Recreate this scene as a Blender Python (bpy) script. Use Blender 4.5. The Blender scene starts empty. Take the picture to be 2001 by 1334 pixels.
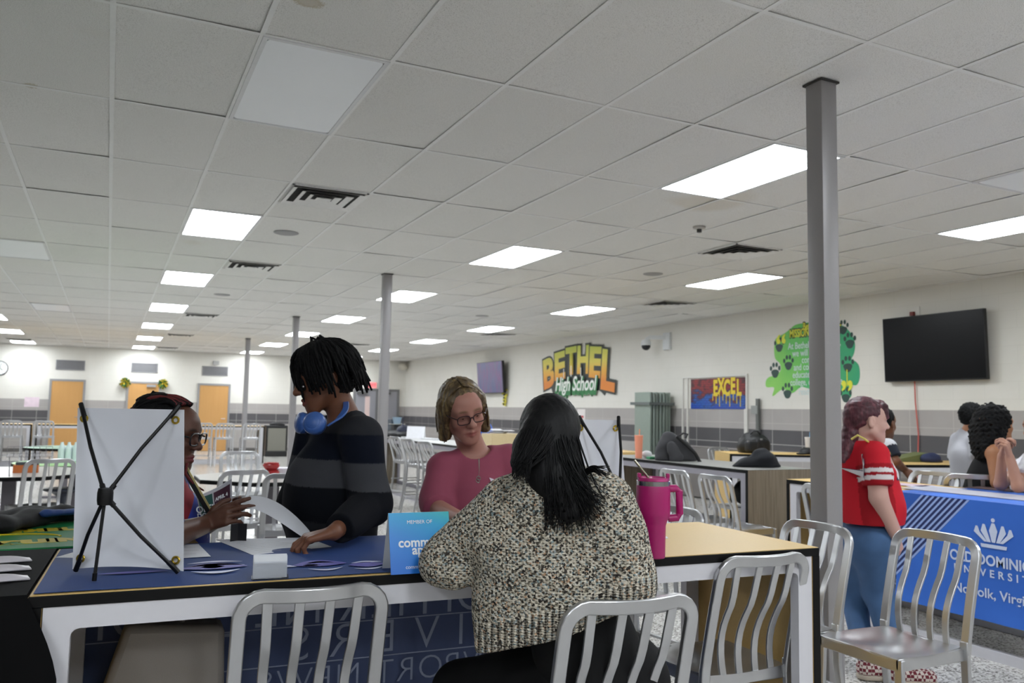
import bpy, bmesh, math, random
import numpy as np
from mathutils import Vector, Matrix
random.seed(7); np.random.seed(7)
S = bpy.context.scene
COL = S.collection
PI = math.pi

# ---------------------------------------------------------------- camera, world, exposure
CAM_H = 1.375
F_PX = 1616.47                       # focal length in pixels of the 2001 px wide frame
YAW, PITCH, ROLL = 0.45165, 0.08529, 0.01873
def cam_rows():
    cy, sy, cp, sp, cr, sr = math.cos(YAW), math.sin(YAW), math.cos(PITCH), math.sin(PITCH), math.cos(ROLL), math.sin(ROLL)
    f = Vector((sy*cp, cy*cp, sp)); r = Vector((cy, -sy, 0)); u = r.cross(f)
    return cr*r+sr*u, -sr*r+cr*u, f
CR, CU, CF = cam_rows()
cd = bpy.data.cameras.new('camera'); cam = bpy.data.objects.new('camera', cd); COL.objects.link(cam)
cam.matrix_world = Matrix(((CR.x, CU.x, -CF.x, 0), (CR.y, CU.y, -CF.y, 0), (CR.z, CU.z, -CF.z, CAM_H), (0, 0, 0, 1)))
cd.sensor_width = 36; cd.lens = F_PX/2001*36; cd.clip_start = .05; cd.clip_end = 200
cd.dof.use_dof = True; cd.dof.focus_distance = 2.35; cd.dof.aperture_fstop = 5.6
S.camera = cam
S.view_settings.view_transform = 'Standard'; S.view_settings.look = 'None'
S.view_settings.gamma = 1; S.view_settings.use_curve_mapping = False
S.view_settings.exposure = 0.0
w = bpy.data.worlds.new('world'); S.world = w; w.use_nodes = True
w.node_tree.nodes['Background'].inputs[0].default_value = (.8, .85, 1, 1)
w.node_tree.nodes['Background'].inputs[1].default_value = 0.02
LAMP = 25.                           # radiance of the lit ceiling panels

def ray(px, py): return CR*((px-1000.5)/F_PX) + CU*(-(py-667)/F_PX) + CF
CO = Vector((0, 0, CAM_H))
def PZ(px, py, z): d = ray(px, py); return CO + d*((z-CAM_H)/d.z)
def PD(px, py, D): return CO + ray(px, py)*D
def PY(px, py, Y): d = ray(px, py); return CO + d*(Y/d.y)
def PX(px, py, X): d = ray(px, py); return CO + d*(X/d.x)

# ---------------------------------------------------------------- materials
def lin(c):
    if isinstance(c, str):
        c = [int(c[i:i+2], 16)/255 for i in (0, 2, 4)]
    return tuple((x/12.92 if x <= .04045 else ((x+.055)/1.055)**2.4) for x in c)
class NT:
    def __init__(s, name):
        s.m = bpy.data.materials.new(name); s.m.use_nodes = True
        s.t = s.m.node_tree; s.b = s.t.nodes['Principled BSDF']
    def n(s, typ, **kw):
        nd = s.t.nodes.new(typ)
        for k, v in kw.items():
            if k.startswith('i_'):
                key = k[2:]; key = int(key) if key.isdigit() else key.replace('_', ' ')
                nd.inputs[key].default_value = v
            else: setattr(nd, k, v)
        return nd
    def l(s, a, b): s.t.links.new(a, b)
    def math(s, op, a, b=None, clamp=False):
        nd = s.t.nodes.new('ShaderNodeMath'); nd.operation = op; nd.use_clamp = clamp
        for i, x in enumerate((a, b)):
            if x is None: continue
            if isinstance(x, (int, float)): nd.inputs[i].default_value = x
            else: s.l(x, nd.inputs[i])
        return nd.outputs[0]
    def mix(s, fac, a, b):
        nd = s.t.nodes.new('ShaderNodeMix'); nd.data_type = 'RGBA'
        for i, x in ((0, fac), (6, a), (7, b)):
            if isinstance(x, (int, float)): nd.inputs[i].default_value = x
            elif isinstance(x, (tuple, list, str)): nd.inputs[i].default_value = (*lin(x), 1) if isinstance(x, str) else (*x[:3], 1)
            else: s.l(x, nd.inputs[i])
        return nd.outputs[2]
    def ramp(s, fac, stops, interp='LINEAR'):
        nd = s.t.nodes.new('ShaderNodeValToRGB'); cr = nd.color_ramp; cr.interpolation = interp
        while len(cr.elements) < len(stops): cr.elements.new(.5)
        for e, (p, c) in zip(cr.elements, stops):
            e.position = p; e.color = (*lin(c), 1) if isinstance(c, str) else (*c[:3], 1)
        s.l(fac, nd.inputs[0]); return nd.outputs[0]
    def bump(s, h, strength=.3, dist=.002):
        nd = s.n('ShaderNodeBump'); nd.inputs['Strength'].default_value = strength; nd.inputs['Distance'].default_value = dist
        s.l(h, nd.inputs['Height']); s.l(nd.outputs[0], s.b.inputs['Normal'])
    def coord(s, kind='Object'): return s.n('ShaderNodeTexCoord').outputs[kind]
    def mapping(s, vec, scale=(1, 1, 1), rot=(0, 0, 0), loc=(0, 0, 0)):
        nd = s.n('ShaderNodeMapping'); nd.inputs['Scale'].default_value = scale; nd.inputs['Rotation'].default_value = rot; nd.inputs['Location'].default_value = loc
        s.l(vec, nd.inputs['Vector']); return nd.outputs[0]
    def noise(s, vec, scale, detail=2, rough=.5):
        nd = s.n('ShaderNodeTexNoise'); nd.inputs['Scale'].default_value = scale; nd.inputs['Detail'].default_value = detail; nd.inputs['Roughness'].default_value = rough
        s.l(vec, nd.inputs['Vector']); return nd.outputs[0]
    def color(s, c):
        if isinstance(c, str): s.b.inputs['Base Color'].default_value = (*lin(c), 1)
        elif isinstance(c, tuple): s.b.inputs['Base Color'].default_value = (*c, 1)
        else: s.l(c, s.b.inputs['Base Color'])
_mc = {}
def mat(name, col, rough=.5, metal=0., var=.06, scale=30, bump=0., bdist=.001, spec=.5, trans=0., emit=0., sheen=0., stretch=(1, 1, 1)):
    """plain procedural material: the colour with a slight noise variation and optional bump"""
    if name in _mc: return _mc[name]
    t = NT(name); v = t.mapping(t.coord(), stretch); nz = t.noise(v, scale, 3)
    c = lin(col) if isinstance(col, str) else col
    t.color(t.mix(nz, tuple(x*(1-var) for x in c), tuple(min(1, x*(1+var)) for x in c)))
    t.b.inputs['Roughness'].default_value = rough; t.b.inputs['Metallic'].default_value = metal
    t.b.inputs['Specular IOR Level'].default_value = spec
    if trans: t.b.inputs['Transmission Weight'].default_value = trans
    if sheen: t.b.inputs['Sheen Weight'].default_value = sheen
    if emit:
        t.b.inputs['Emission Color'].default_value = (*c, 1); t.b.inputs['Emission Strength'].default_value = emit
    if bump: t.bump(nz, bump, bdist)
    _mc[name] = t.m; return t.m

# ---------------------------------------------------------------- mesh builder and object helpers
class MB:
    def __init__(s): s.v = []; s.f = []
    def add(s, vs, fs):
        o = len(s.v); s.v += [tuple(x) for x in vs]; s.f += [tuple(i+o for i in f) for f in fs]; return s
    def box(s, lo, hi, M=None):
        (a, b, c), (d, e, g) = lo, hi
        vs = [Vector(p) for p in ((a, b, c), (d, b, c), (d, e, c), (a, e, c), (a, b, g), (d, b, g), (d, e, g), (a, e, g))]
        if M is not None: vs = [M @ p for p in vs]
        return s.add(vs, [(3, 2, 1, 0), (4, 5, 6, 7), (0, 1, 5, 4), (1, 2, 6, 5), (2, 3, 7, 6), (3, 0, 4, 7)])
    def cbox(s, c, sz, M=None):
        return s.box([c[i]-sz[i]/2 for i in range(3)], [c[i]+sz[i]/2 for i in range(3)], M)
    def sweep(s, path, sec, up=(0, 0, 1), scales=None, closed=False):
        """sweep a closed 2-D section [(side, up)] along path"""
        P = [Vector(p) for p in path]; n = len(P); k = len(sec); vs = []; upv = Vector(up)
        for i, p in enumerate(P):
            if closed: t = P[(i+1) % n]-P[i-1]
            else: t = P[min(i+1, n-1)]-P[max(i-1, 0)]
            t.normalize()
            sd = t.cross(upv)
            if sd.length < 1e-4: sd = t.cross(Vector((1, 0, 0)))
            if sd.length < 1e-4: sd = t.cross(Vector((0, 1, 0)))
            sd.normalize(); uu = sd.cross(t)
            sc = scales[i] if scales else 1
            vs += [p+sd*(a*sc)+uu*(b*sc) for a, b in sec]
        fs = []
        for i in range(n if closed else n-1):
            j = (i+1) % n
            fs += [(i*k+q, i*k+(q+1) % k, j*k+(q+1) % k, j*k+q) for q in range(k)]
        if not closed: fs += [tuple(range(k))[::-1], tuple((n-1)*k+q for q in range(k))]
        return s.add(vs, fs)
    def bar(s, path, w, h, up=(0, 0, 1), scales=None):
        return s.sweep(path, [(-w/2, -h/2), (w/2, -h/2), (w/2, h/2), (-w/2, h/2)], up, scales)
    def tube(s, path, r, n=8, scales=None, up=(.13, .21, .97), closed=False):
        return s.sweep(path, [(r*math.cos(2*PI*q/n), r*math.sin(2*PI*q/n)) for q in range(n)], up, scales, closed)
    def lathe(s, prof, n=24, c=(0, 0, 0), M=None):
        vs = []; k = len(prof)
        for q in range(n):
            a = 2*PI*q/n
            for r, z in prof:
                p = Vector((c[0]+r*math.cos(a), c[1]+r*math.sin(a), c[2]+z)); vs.append(M @ p if M is not None else p)
        fs = [(q*k+i, ((q+1) % n)*k+i, ((q+1) % n)*k+i+1, q*k+i+1) for q in range(n) for i in range(k-1)]
        if prof[0][0] > 1e-5: fs.append(tuple(q*k for q in range(n))[::-1])
        if prof[-1][0] > 1e-5: fs.append(tuple(q*k+k-1 for q in range(n)))
        return s.add(vs, fs)
    def grid(s, fn, nu, nv, thick=0):
        """surface fn(u, v) in 0..1; thick > 0 gives it a back side along the normal"""
        P = [[Vector(fn(i/nu, j/nv)) for j in range(nv+1)] for i in range(nu+1)]
        idx = lambda i, j: i*(nv+1)+j
        vs = [P[i][j] for i in range(nu+1) for j in range(nv+1)]
        fs = [(idx(i, j), idx(i+1, j), idx(i+1, j+1), idx(i, j+1)) for i in range(nu) for j in range(nv)]
        if thick:
            N = len(vs); back = []
            for i in range(nu+1):
                for j in range(nv+1):
                    du = P[min(i+1, nu)][j]-P[max(i-1, 0)][j]; dv = P[i][min(j+1, nv)]-P[i][max(j-1, 0)]
                    nn = du.cross(dv); nn.normalize(); back.append(P[i][j]-nn*thick)
            vs = vs+back; fs = fs+[tuple(N+q for q in f[::-1]) for f in fs]
            ring = [idx(i, 0) for i in range(nu+1)]+[idx(nu, j) for j in range(1, nv+1)]+[idx(i, nv) for i in range(nu-1, -1, -1)]+[idx(0, j) for j in range(nv-1, 0, -1)]
            for a, b in zip(ring, ring[1:]+ring[:1]): fs.append((b, a, a+N, b+N))
        return s.add(vs, fs)
    def prism(s, out, z0, z1, M=None):
        """closed 2-D outline extruded from z0 to z1"""
        n = len(out); vs = [Vector((x, y, z0)) for x, y in out]+[Vector((x, y, z1)) for x, y in out]
        if M is not None: vs = [M @ p for p in vs]
        return s.add(vs, [tuple(range(n))[::-1], tuple(range(n, 2*n))]+[(i, (i+1) % n, (i+1) % n+n, i+n) for i in range(n)])
    def ball(s, c, r, n=12, m=8, M=None):
        if isinstance(r, (int, float)): r = (r, r, r)
        vs = [Vector((c[0], c[1], c[2]-r[2]))]
        for j in range(1, m):
            b = -PI/2+PI*j/m
            vs += [Vector((c[0]+r[0]*math.cos(b)*math.cos(2*PI*q/n), c[1]+r[1]*math.cos(b)*math.sin(2*PI*q/n), c[2]+r[2]*math.sin(b))) for q in range(n)]
        vs.append(Vector((c[0], c[1], c[2]+r[2])))
        if M is not None: vs = [M @ p for p in vs]
        fs = [(0, 1+(q+1) % n, 1+q) for q in range(n)]
        for j in range(m-2):
            fs += [(1+j*n+q, 1+j*n+(q+1) % n, 1+(j+1)*n+(q+1) % n, 1+(j+1)*n+q) for q in range(n)]
        fs += [(1+(m-2)*n+q, 1+(m-2)*n+(q+1) % n, len(vs)-1) for q in range(n)]
        return s.add(vs, fs)
    def build(s, name, m, parent=None, smooth=False, bevel=0, seg=2, loc=None, angle=40):
        me = bpy.data.meshes.new(name); me.from_pydata([tuple(p) for p in s.v], [], s.f)
        bm = bmesh.new(); bm.from_mesh(me); bmesh.ops.recalc_face_normals(bm, faces=bm.faces); bm.to_mesh(me); bm.free()
        return obj(name, me, m, parent, smooth, bevel, seg, loc, angle)
def obj(name, me, m, parent=None, smooth=False, bevel=0, seg=2, loc=None, angle=40):
    o = bpy.data.objects.new(name, me); COL.objects.link(o)
    for q in (m if isinstance(m, (list, tuple)) else [m]): me.materials.append(q)
    if parent is not None: o.parent = parent
    if loc is not None: o.location = loc
    if bevel:
        b = o.modifiers.new('bevel', 'BEVEL'); b.width = bevel; b.segments = seg; b.limit_method = 'ANGLE'; b.angle_limit = .6
        smooth = True
    if smooth:
        for p in me.polygons: p.use_smooth = True
        if angle < 180: me.set_sharp_from_angle(angle=math.radians(angle))
    return o
def tag(o, label, cat, group=None, kind=None):
    o['label'] = label; o['category'] = cat
    if group: o['group'] = group
    if kind: o['kind'] = kind
    return o
def thing(name, label, cat, loc=(0, 0, 0), rz=0, group=None):
    o = bpy.data.objects.new(name, None); COL.objects.link(o); o.empty_display_size = .1
    o.location = loc; o.rotation_euler = (0, 0, rz); return tag(o, label, cat, group)
def struct(o, kind='structure'): o['kind'] = kind; return o
def dup(root, loc, rz, label, group=None):
    """copy of a thing with copies of its parts and sub-parts (mesh data shared)"""
    r = root.copy(); COL.objects.link(r); r.location = loc; r.rotation_euler = (0, 0, rz); r['label'] = label
    if group: r['group'] = group
    for ch in list(root.children):
        c = ch.copy(); COL.objects.link(c); c.parent = r
        for g in list(ch.children):
            d = g.copy(); COL.objects.link(d); d.parent = c
    return r
def text(name, body, size, M, m, parent=None, depth=.001, fat=0., align='CENTER', sx=1., shear=0., space=1.):
    """lettering as a mesh; M places the text plane (x along the line, y up, z out)"""
    cu = bpy.data.curves.new(name, 'FONT'); cu.body = body; cu.size = size; cu.align_x = align; cu.align_y = 'CENTER'
    cu.extrude = depth; cu.offset = fat; cu.shear = shear; cu.space_character = space; cu.resolution_u = 4
    t = bpy.data.objects.new(name, cu); COL.objects.link(t)
    me = bpy.data.meshes.new_from_object(t.evaluated_get(bpy.context.evaluated_depsgraph_get()))
    bpy.data.objects.remove(t); bpy.data.curves.remove(cu)
    me.name = name
    me.transform(M @ Matrix.Diagonal((sx, 1, 1, 1)))
    me.materials.clear()
    return obj(name, me, m, parent)
def frame(o, x, y, z):
    """matrix with the given origin and axes"""
    x, y, z = Vector(x), Vector(y), Vector(z)
    return Matrix(((x.x, y.x, z.x, o[0]), (x.y, y.y, z.y, o[1]), (x.z, y.z, z.z, o[2]), (0, 0, 0, 1)))
ORD = ['first', 'second', 'third', 'fourth', 'fifth', 'sixth', 'seventh', 'eighth']
# ---------------------------------------------------------------- the room
ZC = 3.055; XL, XR, YN, YB = -8.0, 9.22, -5.0, 27.36
GX, GY, TW, TL = -.0717, 3.7565, .6096, 1.2192       # ceiling grid origin, tile width (x) and length (y)
def wall_material(name, swap):
    t = NT(name); co = t.coord(); sp = t.n('ShaderNodeSeparateXYZ'); t.l(co, sp.inputs[0])
    u = sp.outputs[1] if swap else sp.outputs[0]; z = sp.outputs[2]
    cb = t.n('ShaderNodeCombineXYZ'); t.l(u, cb.inputs[0]); t.l(z, cb.inputs[1])
    def brick(wd, h, mortar, off):
        b = t.n('ShaderNodeTexBrick'); b.offset = off
        t.l(cb.outputs[0], b.inputs['Vector']); b.inputs['Scale'].default_value = 1
        b.inputs['Brick Width'].default_value = wd; b.inputs['Row Height'].default_value = h; b.inputs['Mortar Size'].default_value = mortar
        b.inputs['Mortar Smooth'].default_value = .3; return b.outputs['Fac']
    m_up = brick(.4064, .2032, .004, .5); m_lo = brick(.61, .32, .007, 0)
    nz = t.noise(co, 2.5, 4); fine = t.noise(co, 60, 2)
    up = t.mix(nz, 'dfdcd5', 'd7d4cb'); up = t.mix(t.math('MULTIPLY', m_up, .16), up, 'b9b4a8')
    light = t.mix(nz, 'aaa5a1', '9d9895'); dark = t.mix(nz, '565456', '4a484b')
    isdark = t.math('MULTIPLY', t.math('GREATER_THAN', z, .86), t.math('LESS_THAN', z, 1.18))
    lo = t.mix(isdark, light, dark); lo = t.mix(t.math('MULTIPLY', m_lo, .75), lo, 'b4b0ac')
    above = t.math('GREATER_THAN', z, 1.5)
    t.color(t.mix(above, lo, up)); t.b.inputs['Roughness'].default_value = .55
    h = t.math('SUBTRACT', t.math('MULTIPLY', fine, .25), t.math('MULTIPLY', t.math('ADD', t.math('MULTIPLY', m_up, above), t.math('MULTIPLY', m_lo, t.math('SUBTRACT', 1, above))), .8))
    t.bump(h, .25, .004); return t.m
def wall(name, a, b, m):
    """solid wall slab between two corners on the floor plan"""
    return struct(MB().box((min(a[0], b[0]), min(a[1], b[1]), 0), (max(a[0], b[0]), max(a[1], b[1]), ZC+.12)).build(name, m))
WM_B = wall_material('painted block wall back', False); WM_R = wall_material('painted block wall side', True)
wall('wall_back', (XL-.2, YB), (XR+.2, YB+.2), WM_B); wall('wall_right', (XR, YN), (XR+.2, YB), WM_R)
wall('wall_left', (XL-.2, YN), (XL, YB), WM_R); wall('wall_front', (XL-.2, YN-.2), (XR+.2, YN), WM_B)
t = NT('terrazzo'); co = t.coord()
vo = t.n('ShaderNodeTexVoronoi'); vo.inputs['Scale'].default_value = 95; t.l(co, vo.inputs['Vector'])
sv = t.n('ShaderNodeSeparateColor'); t.l(vo.outputs['Color'], sv.inputs[0])
chips = t.ramp(sv.outputs[0], [(0, '55524f'), (.18, '7d7a76'), (.28, 'b5b2ae'), (.6, 'cfccc8'), (1, 'e2e0dc')], 'CONSTANT')
big = t.noise(co, 1.2, 3)
t.color(t.mix(t.math('MULTIPLY', big, .35), chips, 'b9b6b1')); t.b.inputs['Roughness'].default_value = .22
struct(MB().box((XL-.2, YN-.2, -.15), (XR+.2, YB+.2, 0)).build('floor', t.m))
for nm, lo, hi in (('baseboard_back', (XL, YB-.012, 0), (XR-.012, YB, .1)), ('baseboard_right', (XR-.012, YN, 0), (XR, YB, .1))):
    struct(MB().box(lo, hi).build(nm, mat('vinyl base', '5b5856', .5)))

# ceiling: tiles of a lay-in grid, each sagging a little on its own, and the painted tees between them
LIT = [(1, r) for r in (3, 6, 9, 12, 15, 18)]+[(6, r) for r in (0, 3, 6, 9, 12, 15, 18)]+[(11, r) for r in (0, 3, 6, 9, 12, 15, 18)]+[(-4, r) for r in (3, 6, 9, 12, 15, 18)]+[(6, -3), (11, -3), (1, -4), (-4, -4)]+[(c, -6) for c in (1, 6, 11, -4)]  # negative rows lie behind the camera, unseen, added to brighten the foreground
OFF = [(1, 0), (-2, 5), (-2, 10), (9, -1)]
t = NT('fissured ceiling tile'); co = t.coord()
n1 = t.noise(co, 260, 3, .6); n2 = t.noise(co, 1.3, 3); n3 = t.noise(co, 120, 2)
holes = t.ramp(n1, [(0, (0, 0, 0)), (.36, (0, 0, 0)), (.46, (1, 1, 1)), (1, (1, 1, 1))])
vt = t.n('ShaderNodeTexVoronoi'); vt.feature = 'F1'; t.l(t.mapping(co, (1/TW, 1/TL, 1), loc=(-GX/TW+.5, -GY/TL+.5, 0)), vt.inputs['Vector']); vt.inputs['Scale'].default_value = 1; vt.inputs['Randomness'].default_value = 0
st = t.n('ShaderNodeSeparateColor'); t.l(vt.outputs['Color'], st.inputs[0])
base = t.mix(st.outputs[0], 'f0efec', 'e4e3df'); base = t.mix(n2, base, 'eae9e5')
stain = t.ramp(t.noise(t.mapping(co, loc=(3.3, 1.7, 0)), .55, 2), [(0, (0, 0, 0)), (.70, (0, 0, 0)), (.74, (1, 1, 1)), (1, (1, 1, 1))])
base = t.mix(t.math('MULTIPLY', stain, .35), base, 'd3c4a8')
for sx, sy, rx, ry in ((-.46, 4.98, .09, .11), (.66, 3.36, .17, .12)):      # two water stains on the nearest tiles
    d = t.n('ShaderNodeVectorMath', operation='LENGTH'); t.l(t.mapping(co, (1/rx, 1/ry, 0), loc=(-sx/rx, -sy/ry, 0)), d.inputs[0])
    wob = t.math('ADD', d.outputs['Value'], t.math('MULTIPLY', n3, .5))
    ring = t.ramp(wob, [(0, (.55, .55, .55)), (.45, (.6, .6, .6)), (.58, (.85, .85, .85)), (.66, (0, 0, 0))])
    base = t.mix(t.math('MULTIPLY', ring, .8), base, 'b3a27c')
t.color(t.mix(holes, 'c4c2bd', base)); t.b.inputs['Roughness'].default_value = .9; t.bump(holes, .4, .002)
TILE = t.m
rt = random.Random(3); mb = MB()
special = set(LIT+OFF)
for c in range(-13, 16):
    for r in range(-8, 20):
        x0, y0 = GX+c*TW, GY+r*TL; x1, y1 = min(x0+TW, XR), min(y0+TL, YB)
        x0 = max(x0, XL); y0 = max(y0, YN)
        if x1-x0 < .02 or y1-y0 < .02: continue
        e = [rt.choice((0, 0, .001, .003, .006)) for _ in range(4)]; sag = rt.uniform(0, .003)
        g = .004; P = [(x0+g, y0+g), (x1-g, y0+g), (x1-g, y1-g), (x0+g, y1-g)]
        z = ZC+.003
        if (c, r) in special: z += .12
        vs = [(P[q][0], P[q][1], z+e[q]) for q in range(4)]+[((x0+x1)/2, (y0+y1)/2, z-sag*.6)]
        mb.add(vs, [(1, 0, 4), (2, 1, 4), (3, 2, 4), (0, 3, 4)])
mb.box((XL-.2, YN-.2, ZC+.3), (XR+.2, YB+.2, ZC+.4))
struct(mb.build('ceiling', TILE))
mb = MB()
for c in range(-13, 17):
    x = GX+c*TW
    if XL < x < XR: mb.box((x-.012, YN, ZC), (x+.012, YB, ZC+.0025))
for r in range(-7, 20):
    y = GY+r*TL
    if YN < y < YB: mb.box((XL, y-.012, ZC+.0004), (XR, y+.012, ZC+.0022))
mb.box((XR-.025, YN, ZC-.001), (XR, YB, ZC+.002)); mb.box((XL, YB-.025, ZC-.001), (XR, YB, ZC+.002))
struct(mb.build('trim_1', mat('painted tee', 'ececea', .5)))

# lay-in light panels
t = NT('lit diffuser'); t.color('ffffff'); t.b.inputs['Emission Color'].default_value = (.94, 1, 1.05, 1); t.b.inputs['Emission Strength'].default_value = LAMP
LITM = t.m
OFFM = mat('unlit diffuser', 'f0f3f6', .35, var=.02, scale=3)
def panel(c, r, label, lit, group=None):
    x, y = GX+(c+.5)*TW, GY+(r+.5)*TL
    t = thing('ceiling_light', label, 'light', (x, y, ZC-.004), 0, group)
    a, b, k = TW/2-.006, TL/2-.006, .022; m = MB()
    for lo, hi in (((-a, -b), (a, -b+k)), ((-a, b-k), (a, b)), ((-a, -b+k), (-a+k, b-k)), ((a-k, -b+k), (a, b-k))): m.box((*lo, 0), (*hi, .05))
    m.box((-a, -b, .034), (a, b, .05)); m.build('panel_frame', mat('white light frame', 'd9dadb', .4), t)
    rr = .03; A, B = a-k, b-k
    out = [(sx*(A-rr)+rr*math.cos(q), sy*(B-rr)+rr*math.sin(q)) for sx, sy, q0 in ((1, 1, 0), (-1, 1, PI/2), (-1, -1, PI), (1, -1, 1.5*PI)) for q in (q0, q0+PI/6, q0+PI/3, q0+PI/2)]
    MB().prism(out, .003, .03).build('diffuser', LITM if lit else OFFM, t)
    return t
ROWS = {1: ('the row left of the columns', 'lit panels left of the columns'), 6: ('the row right of the columns', 'lit panels along the columns'), 11: ('the row nearest the mural', 'lit panels by the mural wall'), -4: ('the far left row', 'lit panels at far left')}
for c in (1, 6, 11, -4):
    rows = [r for cc, r in LIT if cc == c and r >= 0]
    if c == -4: rows = [r for r in rows if r >= 12]
    for k, r in enumerate(rows[::-1]):
        panel(c, r, f'lit ceiling panel, {ORD[k]} from the back wall in {ROWS[c][0]}', True, ROWS[c][1])
    for cc, r in LIT:
        if cc == c and r not in rows: panel(c, r, 'added lit white ceiling panel out of view', True, 'added lit panels out of view')  # unseen panels added for their light, behind the camera and far left
panel(1, 0, 'large unlit frosted ceiling panel nearest the camera beside the stained tile', False)
panel(-2, 5, 'unlit ceiling panel at the far left edge, nearer one of the dark pair', False)
panel(-2, 10, 'unlit ceiling panel above the left doors, farther one of the dark pair', False)
panel(9, -1, 'unlit ceiling panel at the right edge beyond the near column', False)

# square louvred diffusers, round speakers, smoke sensor
VW, VD = mat('white vent metal', 'ecebe8', .45), mat('vent shadow void', '14120f', .9)
def vent(x, y, label):
    t = thing('ceiling_vent', label, 'vent', (x, y, ZC-.001), 0, 'louvred ceiling vents'); a = .295
    MB().box((-a, -a, .0), (a, a, .0015)).build('backing', VD, t)
    m = MB()
    for k, s in enumerate((.285, .2, .125, .06)):
        # sloping square louvre: outer lip lower than its inner edge
        o, i, z0, z1 = s, s-.042, -.004, -.022
        O = [(-o, -o, z1), (o, -o, z1), (o, o, z1), (-o, o, z1)]; I = [(-i, -i, z0), (i, -i, z0), (i, i, z0), (-i, i, z0)]
        m.add(O+I, [(q, (q+1) % 4, 4+(q+1) % 4, 4+q) for q in range(4)])
    for lo, hi in (((-a, -a), (a, -a+.02)), ((-a, a-.02), (a, a)), ((-a, -a), (-a+.02, a)), ((a-.02, -a), (a, a))): m.box((*lo, -.006), (*hi, 0))
    m.build('louvre', VW, t)
for c, r, lb in ((2.5, 2.25, 'square louvred ceiling vent nearest the camera, right of the unlit panel'), (2.5, 5.25, 'louvred ceiling vent beside the second lit panel of the left row'), (2.5, 10.25, 'louvred ceiling vent halfway along the left row of lights'),
        (2.5, 14.25, 'louvred ceiling vent in front of the third wooden door'), (2.5, 18.25, 'louvred ceiling vent closest to the back wall above the third door'), (-3.5, 17.75, 'louvred ceiling vent at far left beside the last lit panel'),
        (9.5, 2.25, 'black louvred ceiling vent between the two nearest right-hand panels'), (12.5, 5.25, 'dark ceiling vent above the security camera'), (12.5, 10.25, 'dark ceiling vent above the small purple screen'), (9.5, 14.25, 'small dark ceiling vent seen beside the student\'s hair')):
    vent(GX+c*TW, GY+r*TL, lb)
for c, r, lb in ((2.5, 3.5, 'round grey ceiling speaker beside the first lit panel of the left row'), (2.5, 7.6, 'round ceiling speaker farther back along the left row'), (9.6, 3.55, 'round grey ceiling speaker near the right-hand vent'), (9.7, 7.8, 'round ceiling speaker far back above the school logo')):
    tag(MB().lathe([(.001, -.006), (.1, -.006), (.118, 0), (.118, .003)], 28).build('ceiling_speaker', mat('speaker grille', '9b9a9a', .6, scale=400, bump=.5), smooth=True, loc=(GX+c*TW, GY+r*TL, ZC-.002)), lb, 'speaker', 'ceiling speakers')
sm = thing('smoke_sensor', 'small white smoke sensor on the ceiling by the near column', 'sensor', (4.66, 5.82, ZC))
MB().lathe([(.055, 0), (.055, -.015), (.035, -.022), (.001, -.022)], 20).build('base', mat('sensor white', 'b9b6b1', .4), sm, True)
MB().lathe([(.022, -.022), (.022, -.05), (.001, -.052)], 14).build('sensing_head', mat('sensor black', '3a3733', .5), sm, True)

# square steel columns
CM = mat('column grey paint', '8f8c8d', .38, .1, scale=120, var=.04, bump=.08)
for k, (x, y, lb) in enumerate(((3.145, 2.97, 'thick grey square column nearest the camera, right of the yellow table'), (3.03, 9.83, 'grey square column behind the student, second from the camera'), (3.03, 15.36, 'thin grey column to the left of the student\'s hair'), (3.0, 21.0, 'farthest thin grey column in front of the third wooden door'))):
    t = thing('column', lb, 'column', (x, y, 0), 0, 'square steel columns')
    a = .053; out = [(sx*(a-.008)+.008*math.cos(q), sy*(a-.008)+.008*math.sin(q)) for sx, sy, q0 in ((1, 1, 0), (-1, 1, PI/2), (-1, -1, PI), (1, -1, 1.5*PI)) for q in (q0, q0+PI/4, q0+PI/2)]
    MB().prism(out, 0, ZC-.002).build('shaft', CM, t, smooth=True)
    MB().box((-.062, -.062, ZC-.010), (.062, .062, ZC-.001)).build('ceiling_collar', mat('dark column gap', '3a3836', .8), t)

# doors, grilles, clock, sign on the back wall
t = NT('maple veneer'); co = t.coord()
g1 = t.noise(t.mapping(co, (9, 9, .5)), 3, 4); g2 = t.noise(t.mapping(co, (60, 60, 1)), 2, 2)
t.color(t.mix(g2, t.mix(g1, 'c99a5c', 'b98647'), 'c4945a')); t.b.inputs['Roughness'].default_value = .4; MAPLE = t.m
FRM = mat('door frame grey', '8d8b8b', .45)
MET = mat('brushed steel', 'b0b0b2', .35, .9, scale=60)
def wood_door(n, x0, x1, closer):
    y = YB
    o = struct(MB().box((x0+.06, y-.045, 0.01), (x1-.06, y-.004, 2.03)).build(f'door_{n}', MAPLE))
    m = MB().box((x0, y-.06, 0), (x0+.06, y, 2.09)).box((x1-.06, y-.06, 0), (x1, y, 2.09)).box((x0+.06, y-.06, 2.03), (x1-.06, y, 2.09))
    m.build('door_frame', FRM, o)
    MB().tube([(x1-.13, y-.045, 1.0), (x1-.13, y-.1, 1.0), (x1-.24, y-.1, 1.0)], .01).build('door_handle', MET, o)
    if closer: MB().box((x0+.55, y-.11, 1.93), (x0+.8, y-.045, 2.0)).build('door_closer', MET, o)
wood_door(1, -1.55, -.62, False); wood_door(2, .47, 1.42, True); wood_door(3, 2.47, 3.44, False)
GR = mat('grille grey', '8b8a8d', .5); GD = mat('grille gap', '59585c', .7)
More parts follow.
